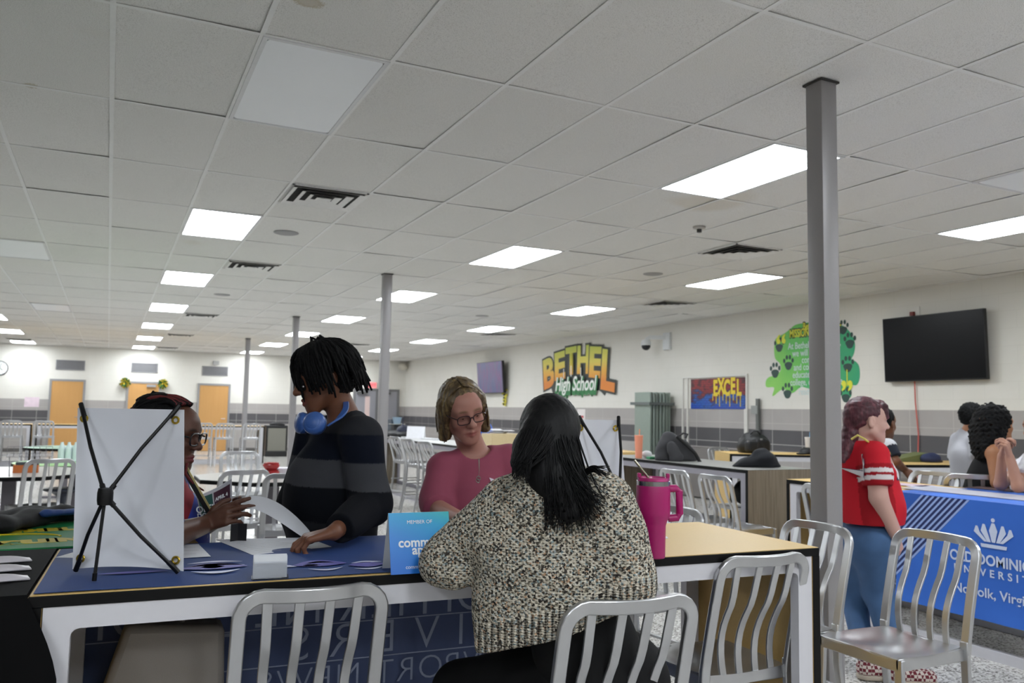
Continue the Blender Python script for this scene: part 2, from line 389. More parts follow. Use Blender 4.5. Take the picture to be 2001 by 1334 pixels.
for x0, x1, z0, z1, lb in ((-1.42, -.67, 2.36, 2.65, 'grey wall grille above the left wooden door'), (.57, 1.3, 2.36, 2.65, 'grey wall grille above the middle door with the pom-poms'), (2.58, 3.34, 2.34, 2.63, 'grey wall grille above the right wooden door')):
    t = thing('wall_grille', lb, 'vent', ((x0+x1)/2, YB, z0), 0, 'wall grilles above the doors'); a = (x1-x0)/2; h = z1-z0
    MB().box((-a, -.008, 0), (a, 0, h)).build('backing', GD, t)
    m = MB()
    for lo, hi in (((-a, 0), (a, .025)), ((-a, h-.025), (a, h)), ((-a, 0), (-a+.025, h)), ((a-.025, 0), (a, h))): m.box((lo[0], -.022, lo[1]), (hi[0], 0, hi[1]))
    m.build('frame', GR, t); m = MB()
    for k in range(11): m.box((-a+.02, -.018, .03+k*(h-.06)/11), (a-.02, -.008, .03+k*(h-.06)/11+.012))
    m.build('slat', GR, t)
tag(MB().box((2.88, YB-.07, 2.68), (3.06, YB, 2.8)).build('junction_box', mat('grey box', 'a8a7a5', .5)), 'small grey box on the back wall over the right grille', 'box')
t = thing('wall_clock', 'round white wall clock at the left edge of the back wall', 'clock', (-2.8, YB, 2.35)); Rm = Matrix.Rotation(PI/2, 4, 'X')
MB().lathe([(.205, 0), (.205, .04), (.185, .045), (.185, .03)], 40, M=Rm).build('rim', mat('clock rim', '4b4b4d', .4), t, True)
MB().lathe([(.184, .0355), (.183, .036)], 40, M=Rm).build('dial', mat('clock dial', 'e8e8e6', .5), t)
m = MB()
for k in range(12):
    a = k*PI/6; m.cbox((.16*math.sin(a), -.037, .16*math.cos(a)), (.008, .002, .03), None if k % 6 == 0 else None)
m.build('hour_mark', mat('clock black', '1b1b1c', .5), t)
MB().bar([(0, -.040, 0), (.07, -.040, -.06)], .012, .003, (0, 1, 0)).bar([(0, -.042, 0), (.03, -.042, .14)], .008, .003, (0, 1, 0)).build('hand', mat('clock black', '1b1b1c', .5), t)
POMY, POMG = mat('pom yellow', 'e3c02c', .7), mat('pom green', '1f6b3a', .7)
for x, lb in ((.42, 'green and yellow pom-pom decoration at left corner of the middle door'), (1.47, 'green and yellow pom-pom decoration at right corner of the middle door')):
    t = thing('pom_pom', lb, 'decoration', (x, YB-.12, 2.06)); rp = random.Random(int(x*10))
    for nm, m_ in (('green_streamer', POMG), ('yellow_streamer', POMY)):
        m = MB()
        for k in range(70):
            d = Vector((rp.gauss(0, 1), rp.gauss(0, .6), rp.gauss(0, 1)+(.25 if nm[0] == 'g' else -.3))).normalized(); e = d*rp.uniform(.12, .17); e.y = max(-.12, min(.1, e.y))
            m.bar([(0, 0, 0), e*.5, e+Vector((0, 0, -.03))], .028, .004, d.orthogonal())
        m.build(nm, m_, t)
# grey double doors and the exit sign in the back right corner
o = struct(MB().box((7.46, YB-.05, .01), (8.9, YB-.004, 2.0)).build('door_4', mat('grey steel door', '8b8a90', .45)))
MB().box((7.38, YB-.07, 0), (7.46, YB, 2.08)).box((8.9, YB-.07, 0), (8.98, YB, 2.08)).box((7.46, YB-.07, 2.0), (8.9, YB, 2.08)).box((8.15, YB-.075, 0), (8.21, YB, 2.0)).build('door_frame', mat('dark door frame', '6b6a6b', .5), o)
MB().box((7.78, YB-.056, .9), (7.95, YB-.05, 1.82)).box((8.45, YB-.056, .9), (8.6, YB-.05, 1.82)).build('vision_panel', mat('pinkish door pane', 'd3bcb8', .2), o)
MB().box((7.5, YB-.13, 1.9), (7.85, YB-.05, 1.97)).box((8.3, YB-.13, 1.9), (8.65, YB-.05, 1.97)).build('door_closer', mat('closer grey', '5d5d5b', .5), o)
MB().box((7.5, YB-.1, .98), (8.12, YB-.05, 1.04)).box((8.24, YB-.1, .98), (8.86, YB-.05, 1.04)).build('push_bar', MET, o)
t = thing('exit_sign', 'small red lit exit sign above the grey double doors', 'sign', (8.02, YB, 2.2)); es = t
MB().box((-.17, -.05, -.11), (.17, 0, .11)).build('housing', mat('exit housing', 'd9b9b6', .5), t)
MB().box((-.13, -.054, -.085), (.13, -.05, .085)).build('face', mat('exit glow', 'ff7a7d', .5, emit=.9), t)
text('lettering', 'EXIT', .13, frame((0, -.056, 0), (1, 0, 0), (0, 0, 1), (0, -1, 0)), mat('exit red', 'e8202c', .5, emit=.6), t)
t = thing('loudspeaker', 'small white wall loudspeaker high in the back right corner', 'speaker', (9.02, YB-.25, 2.86))
MB().ball((0, 0, 0), (.16, .18, .12), 20, 12).build('cabinet', mat('cream plastic', 'cfcabc', .5), t, True); MB().tube([(0, .1, .05), (.05, .25, .1)], .02).build('bracket', mat('dark bracket', '5d5a50', .5), t)
tag(MB().box((-2.15, YB-.004, 1.27), (-1.78, YB-.001, 1.55)).build('notice', mat('pink notice', 'dcc9d3', .6, scale=9, var=.2)), 'pinkish paper notice on the tiles left of the left wooden door', 'notice')
# ---------------------------------------------------------------- things on the mural wall (x = XR, facing -x)
UW, VW_, NW = (0, -1, 0), (0, 0, 1), (-1, 0, 0)          # along the wall to the right, up, out of the wall
def wallM(x, y, z): return frame((x, y, z), UW, VW_, NW)
BLK = mat('black plastic', '141416', .45)
SCR = NT('tv screen'); SCR.color('060608'); SCR.b.inputs['Roughness'].default_value = .3; SCR.b.inputs['Specular IOR Level'].default_value = .18; SCR = SCR.m
def television(label, pts, x, th, screen, tilt):
    P = [PX(*p, x) for p in pts]; ys = [p.y for p in P]; zs = [p.z for p in P]
    yl, yr = (P[0].y+P[3].y)/2, (P[1].y+P[2].y)/2; zt, zb = (P[0].z+P[1].z)/2, (P[2].z+P[3].z)/2
    t = thing('television', label, 'television', (x, (yl+yr)/2, (zt+zb)/2)); t.rotation_euler = (0, -tilt, 0)
    a, b = (yl-yr)/2, (zt-zb)/2
    MB().box((0, -a, -b), (th, a, b)).build('casing', BLK, t, bevel=.006)
    MB().box((-.003, -a+.012, -b+.016), (.001, a-.012, b-.012)).build('screen', screen, t)
    MB().box((th, -.2, -.2), (XR-x-.004, .2, .2)).build('wall_bracket', mat('bracket black', '202022', .5), t)
    return t
television('large black television switched off high on the mural wall', [(1722, 624), (1921, 602), (1931, 741), (1731, 746)], 9.10, .05, SCR, .03)
t = NT('purple screen'); co = t.coord(); g = t.noise(t.mapping(co, (1, 4, .6)), 2.2, 2)
c_ = t.ramp(g, [(0, '3c4f88'), (.45, '6d74a0'), (.52, '8a5c93'), (.6, '706f98'), (1, '8f8a8c')])
t.color('111118'); t.l(c_, t.b.inputs['Emission Color']); t.b.inputs['Emission Strength'].default_value = .55; t.b.inputs['Roughness'].default_value = .3
television('small lit television with purple screen far along the mural wall', [(932, 710), (979, 704), (985, 767), (934, 769)], 9.02, .07, t.m, .08)
t = thing('wall_socket', 'white socket plate with red plug above the large television', 'socket', (XR, PX(1790, 610, XR).y, 2.755))
MB().box((-.012, -.06, -.06), (0, .06, .06)).build('plate', mat('white plate', 'dcdad4', .4), t, bevel=.003)
MB().cbox((-.03, .03, -.03), (.045, .05, .05)).build('plug', mat('red black plug', '7d2a26', .5), t)
yc = PX(1783, 746, 9.15).y
tag(MB().tube([(9.19, yc, 1.9), (9.195, yc, 1.6), (9.2, yc-.03, 1.2), (9.195, yc-.02, .9), (9.2, yc, .4)], .008).build('power_cable', mat('red cable', 'c65b52', .5), smooth=True), 'red power cable hanging down the wall under the large television', 'cable')

# school logo: vinyl letters with graded yellow, dark outline, white script over green
def zgrad(name, stops, z0, z1, rough=.5):
    t = NT(name); sp = t.n('ShaderNodeSeparateXYZ'); t.l(t.coord(), sp.inputs[0])
    f = t.math('DIVIDE', t.math('SUBTRACT', sp.outputs[2], z0), z1-z0, True)
    t.color(t.ramp(f, stops)); t.b.inputs['Roughness'].default_value = rough; return t.m
GOLD = zgrad('graded vinyl', [(0, 'd9802c'), (.3, 'e2aa3c'), (.55, 'dccb58'), (1, 'c3cd55')], -.32, .46)
DKV = mat('dark vinyl', '2f3531', .5); WHV = mat('white vinyl', 'e6e8e3', .5); GNV = mat('green vinyl', '2e7a45', .5)
oy = (PX(1068, 715, XR).y+PX(1201, 715, XR).y)/2; oz = 2.37
logo = thing('wall_logo', 'yellow BETHEL High School logo with dark outline on the white wall', 'logo', (XR, oy, oz))
for i, ch in enumerate('BETHEL'):
    u = -1.42+i*.535+(.09, .09, .085, .07, .05, .03)[i]; top = (.27, .38, .46, .46, .40, .30)[i]; hh = (.66, .6, .58, .58, .62, .80)[i]; ww = (.5, .45, .48, .47, .46, .5)[i]
    rot = (.20, .10, .04, -.02, -.08, -.14)[i]
    for nm, fat, dep, m_ in (('letter_outline', .10, .004, DKV), ('letter', .045, .008, GOLD)):
        me_o = text(nm, ch, 1.0, Matrix.Identity(4), m_, logo, .0, fat)
        me = me_o.data; co = np.array([v.co for v in me.vertices]); 
        if i == 0 and nm == 'letter_outline' or True:
            lo, hi = co.min(0), co.max(0)
        k = fat*1.0
        sx, sy = (ww+2*k*.8-.03)/(hi[0]-lo[0]), (hh+2*k*.8-.03)/(hi[1]-lo[1])
        for v in me.vertices:
            x = (v.co.x-(lo[0]+hi[0])/2)*sx; y = (v.co.y-(lo[1]+hi[1])/2)*sy
            X = x*math.cos(rot)-y*math.sin(rot)*.6; Y = y+x*math.sin(rot)
            v.co = Vector((-dep-.006*i, -(u+X), top-hh/2+Y))
    # keep every letter on the wall side of its outline
ol = [(-1.28, -.3), (-1.3, .1), (-.9, .26), (-.4, .36), (-.05, .4), (.1, .1), (.24, .1), (.3, .4), (.9, .34), (1.16, .2), (1.2, -.2), (1.36, -.36), (1.1, -.62), (.9, -.5), (.4, -.55), (-.3, -.6), (-.86, -.5), (-1.08, -.62)]
MB().prism(ol, 0, .003, frame((0, 0, 0), UW, VW_, NW)).build('ribbon', DKV, logo)
for nm, fat, dep, dz, m_ in (('script_shadow', .05, .006, -.06, GNV), ('script_shadow', .03, .008, -.03, GNV), ('script', .008, .011, 0, WHV)):
    text(nm, 'High School', .44, frame((-dep-.04, .05, -.36+dz), UW, (0, -.09, 1), NW), m_, logo, .001, fat, shear=.12, sx=.82)
m = MB()
for u, z, l in ((-.55, -.2, .2), (-.22, -.18, .24), (.2, -.2, .2)): m.box((-.052, -u-.012, z), (-.05, -u+.012, z+l))
m.build('paint_drip', WHV, logo)
m = MB()
for u, l in ((-.7, .35), (-.45, .22), (.2, .2), (.6, .18)): m.box((-.007, -u-.03, -.45-l), (-.003, -u+.03, -.4))
m.build('paint_drip', GNV, logo)

# mission mural
def smooth_outline(P, k=4):
    n = len(P); out = []
    for i in range(n):
        p0, p1, p2, p3 = (Vector(P[(i+q-1) % n]) for q in range(4))
        for s in range(k):
            t_ = s/k; out.append(tuple(.5*((2*p1)+(p2-p0)*t_+(2*p0-5*p1+4*p2-p3)*t_*t_+(3*p1-p0-3*p2+p3)*t_**3)))
    return out
def onwall(px, py): p = PX(px, py, XR); return p.y, p.z
my, mz = onwall(1592, 705)
mur = thing('mural', 'green watercolour mission statement mural with dark paw prints', 'mural', (XR, my, mz))
def uv(px, py): y, z = onwall(px, py); return -(y-my), z-mz
SPL = [(1513, 680), (1516, 662), (1532, 652), (1545, 642), (1556, 634), (1580, 630), (1610, 630), (1640, 634), (1654, 641), (1665, 655), (1671, 672), (1669, 690), (1664, 702), (1672, 706), (1679, 716), (1680, 738), (1674, 752), (1663, 753), (1664, 772), (1654, 781), (1640, 770), (1618, 764), (1590, 762), (1566, 756), (1548, 768), (1530, 760), (1510, 774), (1513, 757), (1498, 756), (1497, 744), (1504, 736), (1518, 733), (1526, 722), (1524, 710), (1515, 700)]
t = NT('watercolour green'); co = t.coord(); sp = t.n('ShaderNodeSeparateXYZ'); t.l(co, sp.inputs[0])
f = t.math('ADD', t.math('MULTIPLY', sp.outputs[1], -.5), .5); f = t.math('ADD', f, t.math('MULTIPLY', t.math('SUBTRACT', t.noise(co, 1.7, 5), .5), .7), True)
t.color(t.ramp(f, [(0, '8ccf5e'), (.35, '62bd55'), (.6, '3fa968'), (1, '16946f')])); t.b.inputs['Roughness'].default_value = .5
MB().prism(smooth_outline([uv(*p) for p in SPL]), 0, .003, frame((0, 0, 0), UW, VW_, NW)).build('splash', t.m, mur)
PAW = mat('paw vinyl', '23413a', .5); YLV = mat('yellow vinyl', 'd9dc3a', .5)
for px, py, r in ((1523, 674, .1), (1541, 709, .1), (1515, 724, .105), (1539, 764, .105), (1661, 666, .1), (1657, 712, .1), (1648, 640, .09), (1653, 772, .095)):
    u, v = uv(px, py); m = MB(); a = -.12
    m.prism([(u+r*.75*math.cos(q)*(1+.12*math.sin(3*q)), v-r*.35+r*.62*math.sin(q)*(1-.15*math.sin(q))) for q in np.linspace(0, 2*PI, 18)[:-1]], .003, .005, frame((0, 0, 0), UW, VW_, NW))
    for du, dv in ((-.85, .35), (-.32, .85), (.32, .85), (.85, .35)):
        m.prism([(u+r*(du+.24*math.cos(q)), v+r*(dv+.36*math.sin(q))) for q in np.linspace(0, 2*PI, 13)[:-1]], .003, .005, frame((0, 0, 0), UW, VW_, NW))
    m.build('paw_print', PAW, mur)
LAV = mat('pale lettering', 'c9d8d6', .5)
for py, s, cx in ((673, 'At Bethel High School,', 1590), (688, 'we will engage our', 1590), (702, 'community', 1592), (716, 'and collaborate to', 1592), (731, 'educate and inspire', 1592), (746, 'college, career and life', 1594), (765, 'ready students', 1594)):
    u, v = uv(cx, py); text('statement_line', s, .14, frame((-.006, -u, v), UW, VW_, NW), LAV, mur, .0005, .0015, sx=.78)
for py, s, sz in ((636, 'Bethel High', .15), (648, 'MISSION STATEMENT', .165)):
    u, v = uv(1592, py)
    text('heading_outline', s, sz, frame((-.006, -u, v), UW, VW_, NW), DKV, mur, .0005, .02, sx=.62); text('heading', s, sz, frame((-.009, -u, v), UW, VW_, NW), YLV, mur, .0005, .004, sx=.62)
for px, py, s in ((1527, 667, '\u201c'), (1656, 758, '\u201d')):
    u, v = uv(px, py); text('quote_mark', s, .5, frame((-.009, -u, v-.1), UW, VW_, NW), YLV, mur, .0005, .01)
u, v = uv(1656, 740); MB().box((-.008, -u-.008, v-.1), (-.006, -u+.008, v+.13)).build('paint_drip', YLV, mur)

# graffiti poster in a white-framed recess
p0, p1 = PX(1351, 741, XR), PX(1457, 799, XR); gy, gz, ga, gb = (p0.y+p1.y)/2, (p0.z+p1.z)/2, (p0.y-p1.y)/2, (p0.z-p1.z)/2
t = NT('graffiti bricks'); co = t.coord(); sp = t.n('ShaderNodeSeparateXYZ'); t.l(co, sp.inputs[0])
cb = t.n('ShaderNodeCombineXYZ'); t.l(sp.outputs[1], cb.inputs[0]); t.l(sp.outputs[2], cb.inputs[1])
bk = t.n('ShaderNodeTexBrick'); t.l(cb.outputs[0], bk.inputs[0]); bk.inputs['Scale'].default_value = 1; bk.inputs['Brick Width'].default_value = .1; bk.inputs['Row Height'].default_value = .04; bk.inputs['Mortar Size'].default_value = .004
f = t.math('ADD', t.math('MULTIPLY', sp.outputs[2], 1.1), t.math('ADD', t.noise(t.mapping(co, (1, 1, 2.2)), 5, 4), -.05), True)
cl = t.ramp(f, [(0, '1f3fae'), (.3, '2258a8'), (.42, '3b2a4a'), (.5, '7a1e22'), (.62, '8e2026'), (.75, '4a1520'), (1, '5c1420')])
t.color(t.mix(bk.outputs['Fac'], cl, t.mix(.6, cl, '15101a'))); t.b.inputs['Roughness'].default_value = .4
po = thing('poster', 'graffiti poster with yellow EXCEL lettering on red and blue bricks', 'poster', (XR, gy, gz))
MB().box((-.012, -ga, -gb), (0, ga, gb)).build('print', t.m, po)
YG = mat('graffiti yellow', 'e2c832', .5)
for k, ch in enumerate('EXCEL'):
    text('lettering', ch, .36, frame((-.014, ga-.66-.145*k, .09+(.02 if k % 2 else -.01)), UW, VW_, NW), YG, po, .001, .016, sx=.62)
m = MB()
for k in range(9): m.box((-.015, ga-.6-k*.085, -.12-.05*(k % 3)), (-.013, ga-.6-k*.085+.014, .0))
m.build('paint_drip', YG, po)
y0, y1 = PX(1335, 742, XR).y, PX(1462, 742, XR).y; m = MB(); wf = mat('white recess trim', 'd8d6d0', .5)
for lo, hi in (((y0-.03, .8), (y0, 2.03)), ((y1, .8), (y1+.03, 2.03)), ((y1, 2.03), (y0, 2.06)), ((11.8, .8), (11.83, 2.03)), ((10.33, .8), (10.36, 1.5))): m.box((XR-.03, lo[0], lo[1]), (XR, hi[0], hi[1]))
struct(m.build('trim_2', wf))
tag(MB().box((XR-.25, 10.45, .02), (XR-.02, 11.75, .84)).build('floor_cabinet', mat('grey cabinet', '6d6865', .6)), 'low dark grey cabinet under the graffiti poster', 'cabinet')
t = thing('security_camera', 'white dome security camera on a bracket right of the logo', 'camera', (XR, 12.4, 2.72))
MB().box((-.06, -.1, -.15), (0, .1, .17)).build('mounting_plate', mat('camera white', 'd3d5d6', .4), t, bevel=.01)
MB().bar([(-.03, .02, .08), (-.3, .16, .08), (-.36, .2, .03)], .07, .07).build('bracket_arm', mat('camera white', 'd3d5d6', .4), t)
MB().lathe([(.001, .04), (.07, .03), (.095, -.02), (.095, -.07)], 24, (-.36, .2, 0)).build('housing', mat('camera white', 'd3d5d6', .4), t, True)
MB().ball((-.36, .2, -.08), (.085, .085, .085), 20, 12).build('dome', mat('smoked dome', '1a1a1d', .1), t, True)
t = thing('folded_partition', 'stack of folded grey-green partition panels standing against the wall', 'partition', (XR-.32, 12.42, 0))
PGM = mat('partition green grey', '8d9990', .35, .4); rp = random.Random(4)
for k in range(7):
    x = -.25+k*.07; h = 1.78-.02*(k % 2); y = rp.uniform(-.02, .02)
    MB().box((x, y-.24, .02), (x+.045, y+.24, h)).build('panel', PGM, t, bevel=.006)
MB().box((-.3, -.3, 1.55), (.25, .3, 1.6)).build('strap', mat('strap grey', '5f6563', .5), t)
t = thing('door_post', 'dark grey steel post with a latch on the wall right of the poster', 'post', (XR-.04, 10.03, 0))
MB().box((-.02, -.03, 0), (.02, .03, 1.66)).build('post', mat('post grey', '60625f', .5), t)
MB().box((-.035, -.02, 1.42), (.03, .12, 1.55)).build('latch', mat('latch grey', '8f918e', .5), t)
t = thing('menu_notice', 'narrow white and red notice taped to the wall tiles behind the dark-haired woman', 'notice', (XR, 15.5, 1.23))
MB().box((-.004, -.16, -.24), (0, .16, .24)).build('sheet', mat('notice white', 'dcd6d4', .6), t)
m = MB()
for z, h in ((.05, .05), (-.07, .03), (-.16, .02)): m.box((-.006, -.1, z), (-.004, .02, z+h))
m.build('print', mat('notice red', 'b8454a', .6), t)
t = thing('streamer', 'yellow and black paper streamer on the wall beside the purple screen', 'decoration', (XR, 19.3, 1.78)); rp = random.Random(9)
m = MB()
for k in range(14): m.cbox((-.03-.03*rp.random(), rp.uniform(-.1, .1), -.22+.032*k), (.02, .12, .05), None)
m.build('yellow_paper', mat('paper yellow', 'd9cf4a', .7), t)
m = MB()
for k in range(5): m.cbox((-.07, rp.uniform(-.05, .05), -.2+.08*k), (.02, .06, .05))
m.build('black_paper', mat('paper black', '2a2a22', .7), t)
# ---------------------------------------------------------------- chairs and stools of brushed aluminium
t = NT('brushed aluminium'); co = t.coord()
br = t.noise(t.mapping(co, (40, 40, 4)), 14, 3); sm_ = t.noise(co, 9, 2)
t.color(t.mix(sm_, 'c6c7c9', 'b6b7ba')); t.b.inputs['Metallic'].default_value = .92
t.l(t.math('ADD', t.math('MULTIPLY', br, .16), .24), t.b.inputs['Roughness']); t.bump(br, .06, .0006); ALU = t.m
SEAT_MESHES = {}
def make_seat(label, cat, name, h, top, group):
    """metal slat-back seat; faces +y, origin on the floor; h = seat height, top = back height"""
    t = thing(name, label, cat, (0, 0, 0), 0, group)
    def seat_top(u, v):
        x = (u-.5)*2; y = (v-.5)*2; sx = .197-.012*max(0, -y); sy = .2
        px = sx*math.copysign(abs(x)**.9, x); py = sy*y
        r = max(abs(x), abs(y)); X = px*(1-.06*(y*y)*(abs(x) > .01)*abs(x)**4); Y = py*(1-.05*x*x*abs(y)**4)
        dish = -.014*math.exp(-((x*1.3)**2+((y+.25)*1.3)**2))-.018*math.exp(-(((abs(x)-.45)*2.6)**2+((y-.35)*1.6)**2))+.006*math.exp(-((x*3)**2+((y-.8)*2)**2))
        return X, Y, h+.008+dish-.012*max(0, y-.75)*4*.5
    m = MB().grid(seat_top, 20, 20, .006); m.build('seat', ALU, t, True, angle=60)
    m = MB(); q = .19
    m.box((-q, q-.012, h-.045), (q, q, h+.002)).box((-q, -q, h-.045), (-q+.012, q, h+.002)).box((q-.012, -q, h-.045), (q, q, h+.002)).box((-q, -q, h-.04), (q, -q+.014, h+.002))
    m.build('seat_rail', ALU, t, bevel=.003)
    a = .19; R = .06; yb = lambda z: -.19-.10*max(0, (z-h)/(top-h))**1.15
    side = lambda s: [(s*a, yb(z), z) for z in np.linspace(h-.02, top-.015-R, 8)]
    arc = lambda s: [(s*(a-R+R*math.cos(q)), yb(top-.015-R+R*math.sin(q)), top-.015-R+R*math.sin(q)) for q in np.linspace(.25, PI/2, 5)]
    mid = [(x, yb(top-.015)-.03*(1-(x/(a-R))**2), top-.015) for x in np.linspace(-(a-R), a-R, 9)[1:-1]]
    path = side(-1)+arc(-1)+mid+arc(1)[::-1]+side(1)[::-1]
    MB().sweep(path, [(-.0185, -.010), (.0185, -.010), (.0185, .010), (-.0185, .010)], (0, 1, .001)).build('back_frame', ALU, t, bevel=.004)
    for k in range(4):
        x0 = -.108+.072*k; x1 = x0*1.12; pp = []
        for z in np.linspace(0, 1, 12):
            Z = h+(top-.03-h)*z; bow = .03*math.sin(PI*min(1, z*1.5))*(z < .66)
            pp.append((x0+(x1-x0)*z, yb(Z)+bow-.022*(1-(x1/(a-R))**2)*z, Z))
        MB().bar(pp, .027, .009, (0, 1, .001)).build('slat', ALU, t, bevel=.002)
    k = h/.48
    for s in (-1, 1):
        MB().bar([(s*.186, .178, h), (s*.19, .186, h*.5), (s*.196, .198, 0)], .036, .022, (0, 1, 0), [1, .9, .72]).build('leg', ALU, t, bevel=.004)
        MB().bar([(s*.188, -.188, h+.03), (s*.19, -.192, h*.72), (s*.194, -.215, h*.36), (s*.198, -.262, 0)], .034, .02, (0, 1, 0), [1, 1, .9, .72]).build('leg', ALU, t, bevel=.004)
        for z in ((.2,) if h < .55 else (.2, .4)):
            MB().bar([(s*.192, .19, z), (s*.194, -.222, z)], .02, .014).build('stretcher', ALU, t, bevel=.002)
    for y, z in ((.19, .24), (-.22, .24)):
        MB().bar([(-.19, y, z), (.19, y, z)], .02, .014).build('stretcher', ALU, t, bevel=.002)
    return t
_first = {}
def seat_at(kind, px, py, face, label, group, D=None, scale=1):
    """place a chair / stool so that the middle of its back rail stands at pixel (px, py); face = heading (0 looks along +y)"""
    top = .9 if kind == 'chair' else 1.0
    p = PD(px, py, D) if D else PZ(px, py, top)
    d = Vector((-math.sin(face), math.cos(face), 0)); loc = (p.x+d.x*.3, p.y+d.y*.3, 0)
    if kind not in _first:
        _first[kind] = make_seat(label, 'chair' if kind == 'chair' else 'stool', 'slat_back_chair' if kind == 'chair' else 'bar_stool', .48 if kind == 'chair' else .66, top, group)
        r = _first[kind]; r.location = loc; r.rotation_euler = (0, 0, face); return r
    return dup(_first[kind], loc, face, label, group)
R90 = PI/2
NEAR = 'aluminium chairs round the yellow table'
seat_at('chair', 617, 1158, -.02, 'brushed aluminium slat-back chair in front of the business card holder', NEAR, 2.2)
seat_at('chair', 1243, 1177, -.06, 'aluminium chair right behind the woman in the speckled sweater', NEAR, 2.14)
seat_at('chair', 1502, 1091, .0, 'aluminium chair tucked under the right end of the yellow table', NEAR, 2.85)
seat_at('chair', 1834, 1062, R90, 'aluminium chair with fully visible seat in front of the blue university tablecloth', NEAR, 3.5)
seat_at('chair', 1602, 1022, R90, 'aluminium chair directly in front of the nearest column', NEAR, 3.75)
seat_at('chair', 1322, 990, R90*1.1, 'aluminium chair behind the pink tumbler at the far side of the yellow table', NEAR)
DG = 'aluminium chairs at the dark grey table'
seat_at('chair', 1392, 928, -R90, 'aluminium chair at the dark grey table, nearer its wooden end panel', DG)
seat_at('chair', 1313, 917, -R90, 'aluminium chair at the dark grey table, the one behind the tumbler lid', DG)
seat_at('chair', 1604, 941, -R90, 'aluminium chair half hidden behind the nearest column', DG, 5.9)
seat_at('chair', 1402, 866, PI, 'pale aluminium chair far back under the graffiti poster', DG, 12.6)
LF = 'aluminium chairs at the dark octagonal tables'
seat_at('chair', 100, 911, .35, 'aluminium chair at far left beside the dark octagonal table', LF, 7.1)
seat_at('chair', 467, 913, PI, 'aluminium chair on the far side of the table with red bowls', LF, 8.9)
seat_at('chair', 482, 928, .3, 'aluminium chair with its back to the camera left of the red bowls', LF, 6.27)
seat_at('chair', 572, 938, -.1, 'aluminium chair partly hidden behind the striped sweater', LF, 6.0)
BS = 'aluminium bar stools at the grey counter'
seat_at('stool', 768, 858, -R90+.1, 'aluminium bar stool at the grey counter nearest the column', BS, 11.7)
seat_at('stool', 793, 862, -R90+.1, 'aluminium bar stool in the middle of three at the grey counter', BS, 10.9)
seat_at('stool', 826, 866, -R90+.1, 'aluminium bar stool at the grey counter closest to the woman in pink', BS, 10.1)
BB = 'aluminium bar stools along the back wall'
for px, lb in ((22, 'bar stool at the far left end of the back wall counters'), (85, 'bar stool just left of the first wooden door'), (398, 'bar stool in front of the third door, left one'), (441, 'bar stool in front of the third door, right one'), (493, 'bar stool behind the farthest column')):
    p = PZ(px, 911, 0); seat_at('stool', px, 828, 0, f'distant aluminium {lb}', BB, CF.dot(p-CO)-.1)
OS = 'aluminium bar stools behind the blue tablecloth'
seat_at('stool', 1830, 936, R90, 'aluminium bar stool empty on the far side of the blue tablecloth table', OS, 6.05)
seat_at('stool', 1908, 942, -.98, 'aluminium bar stool under the curly-haired woman in black', OS, 5.8)

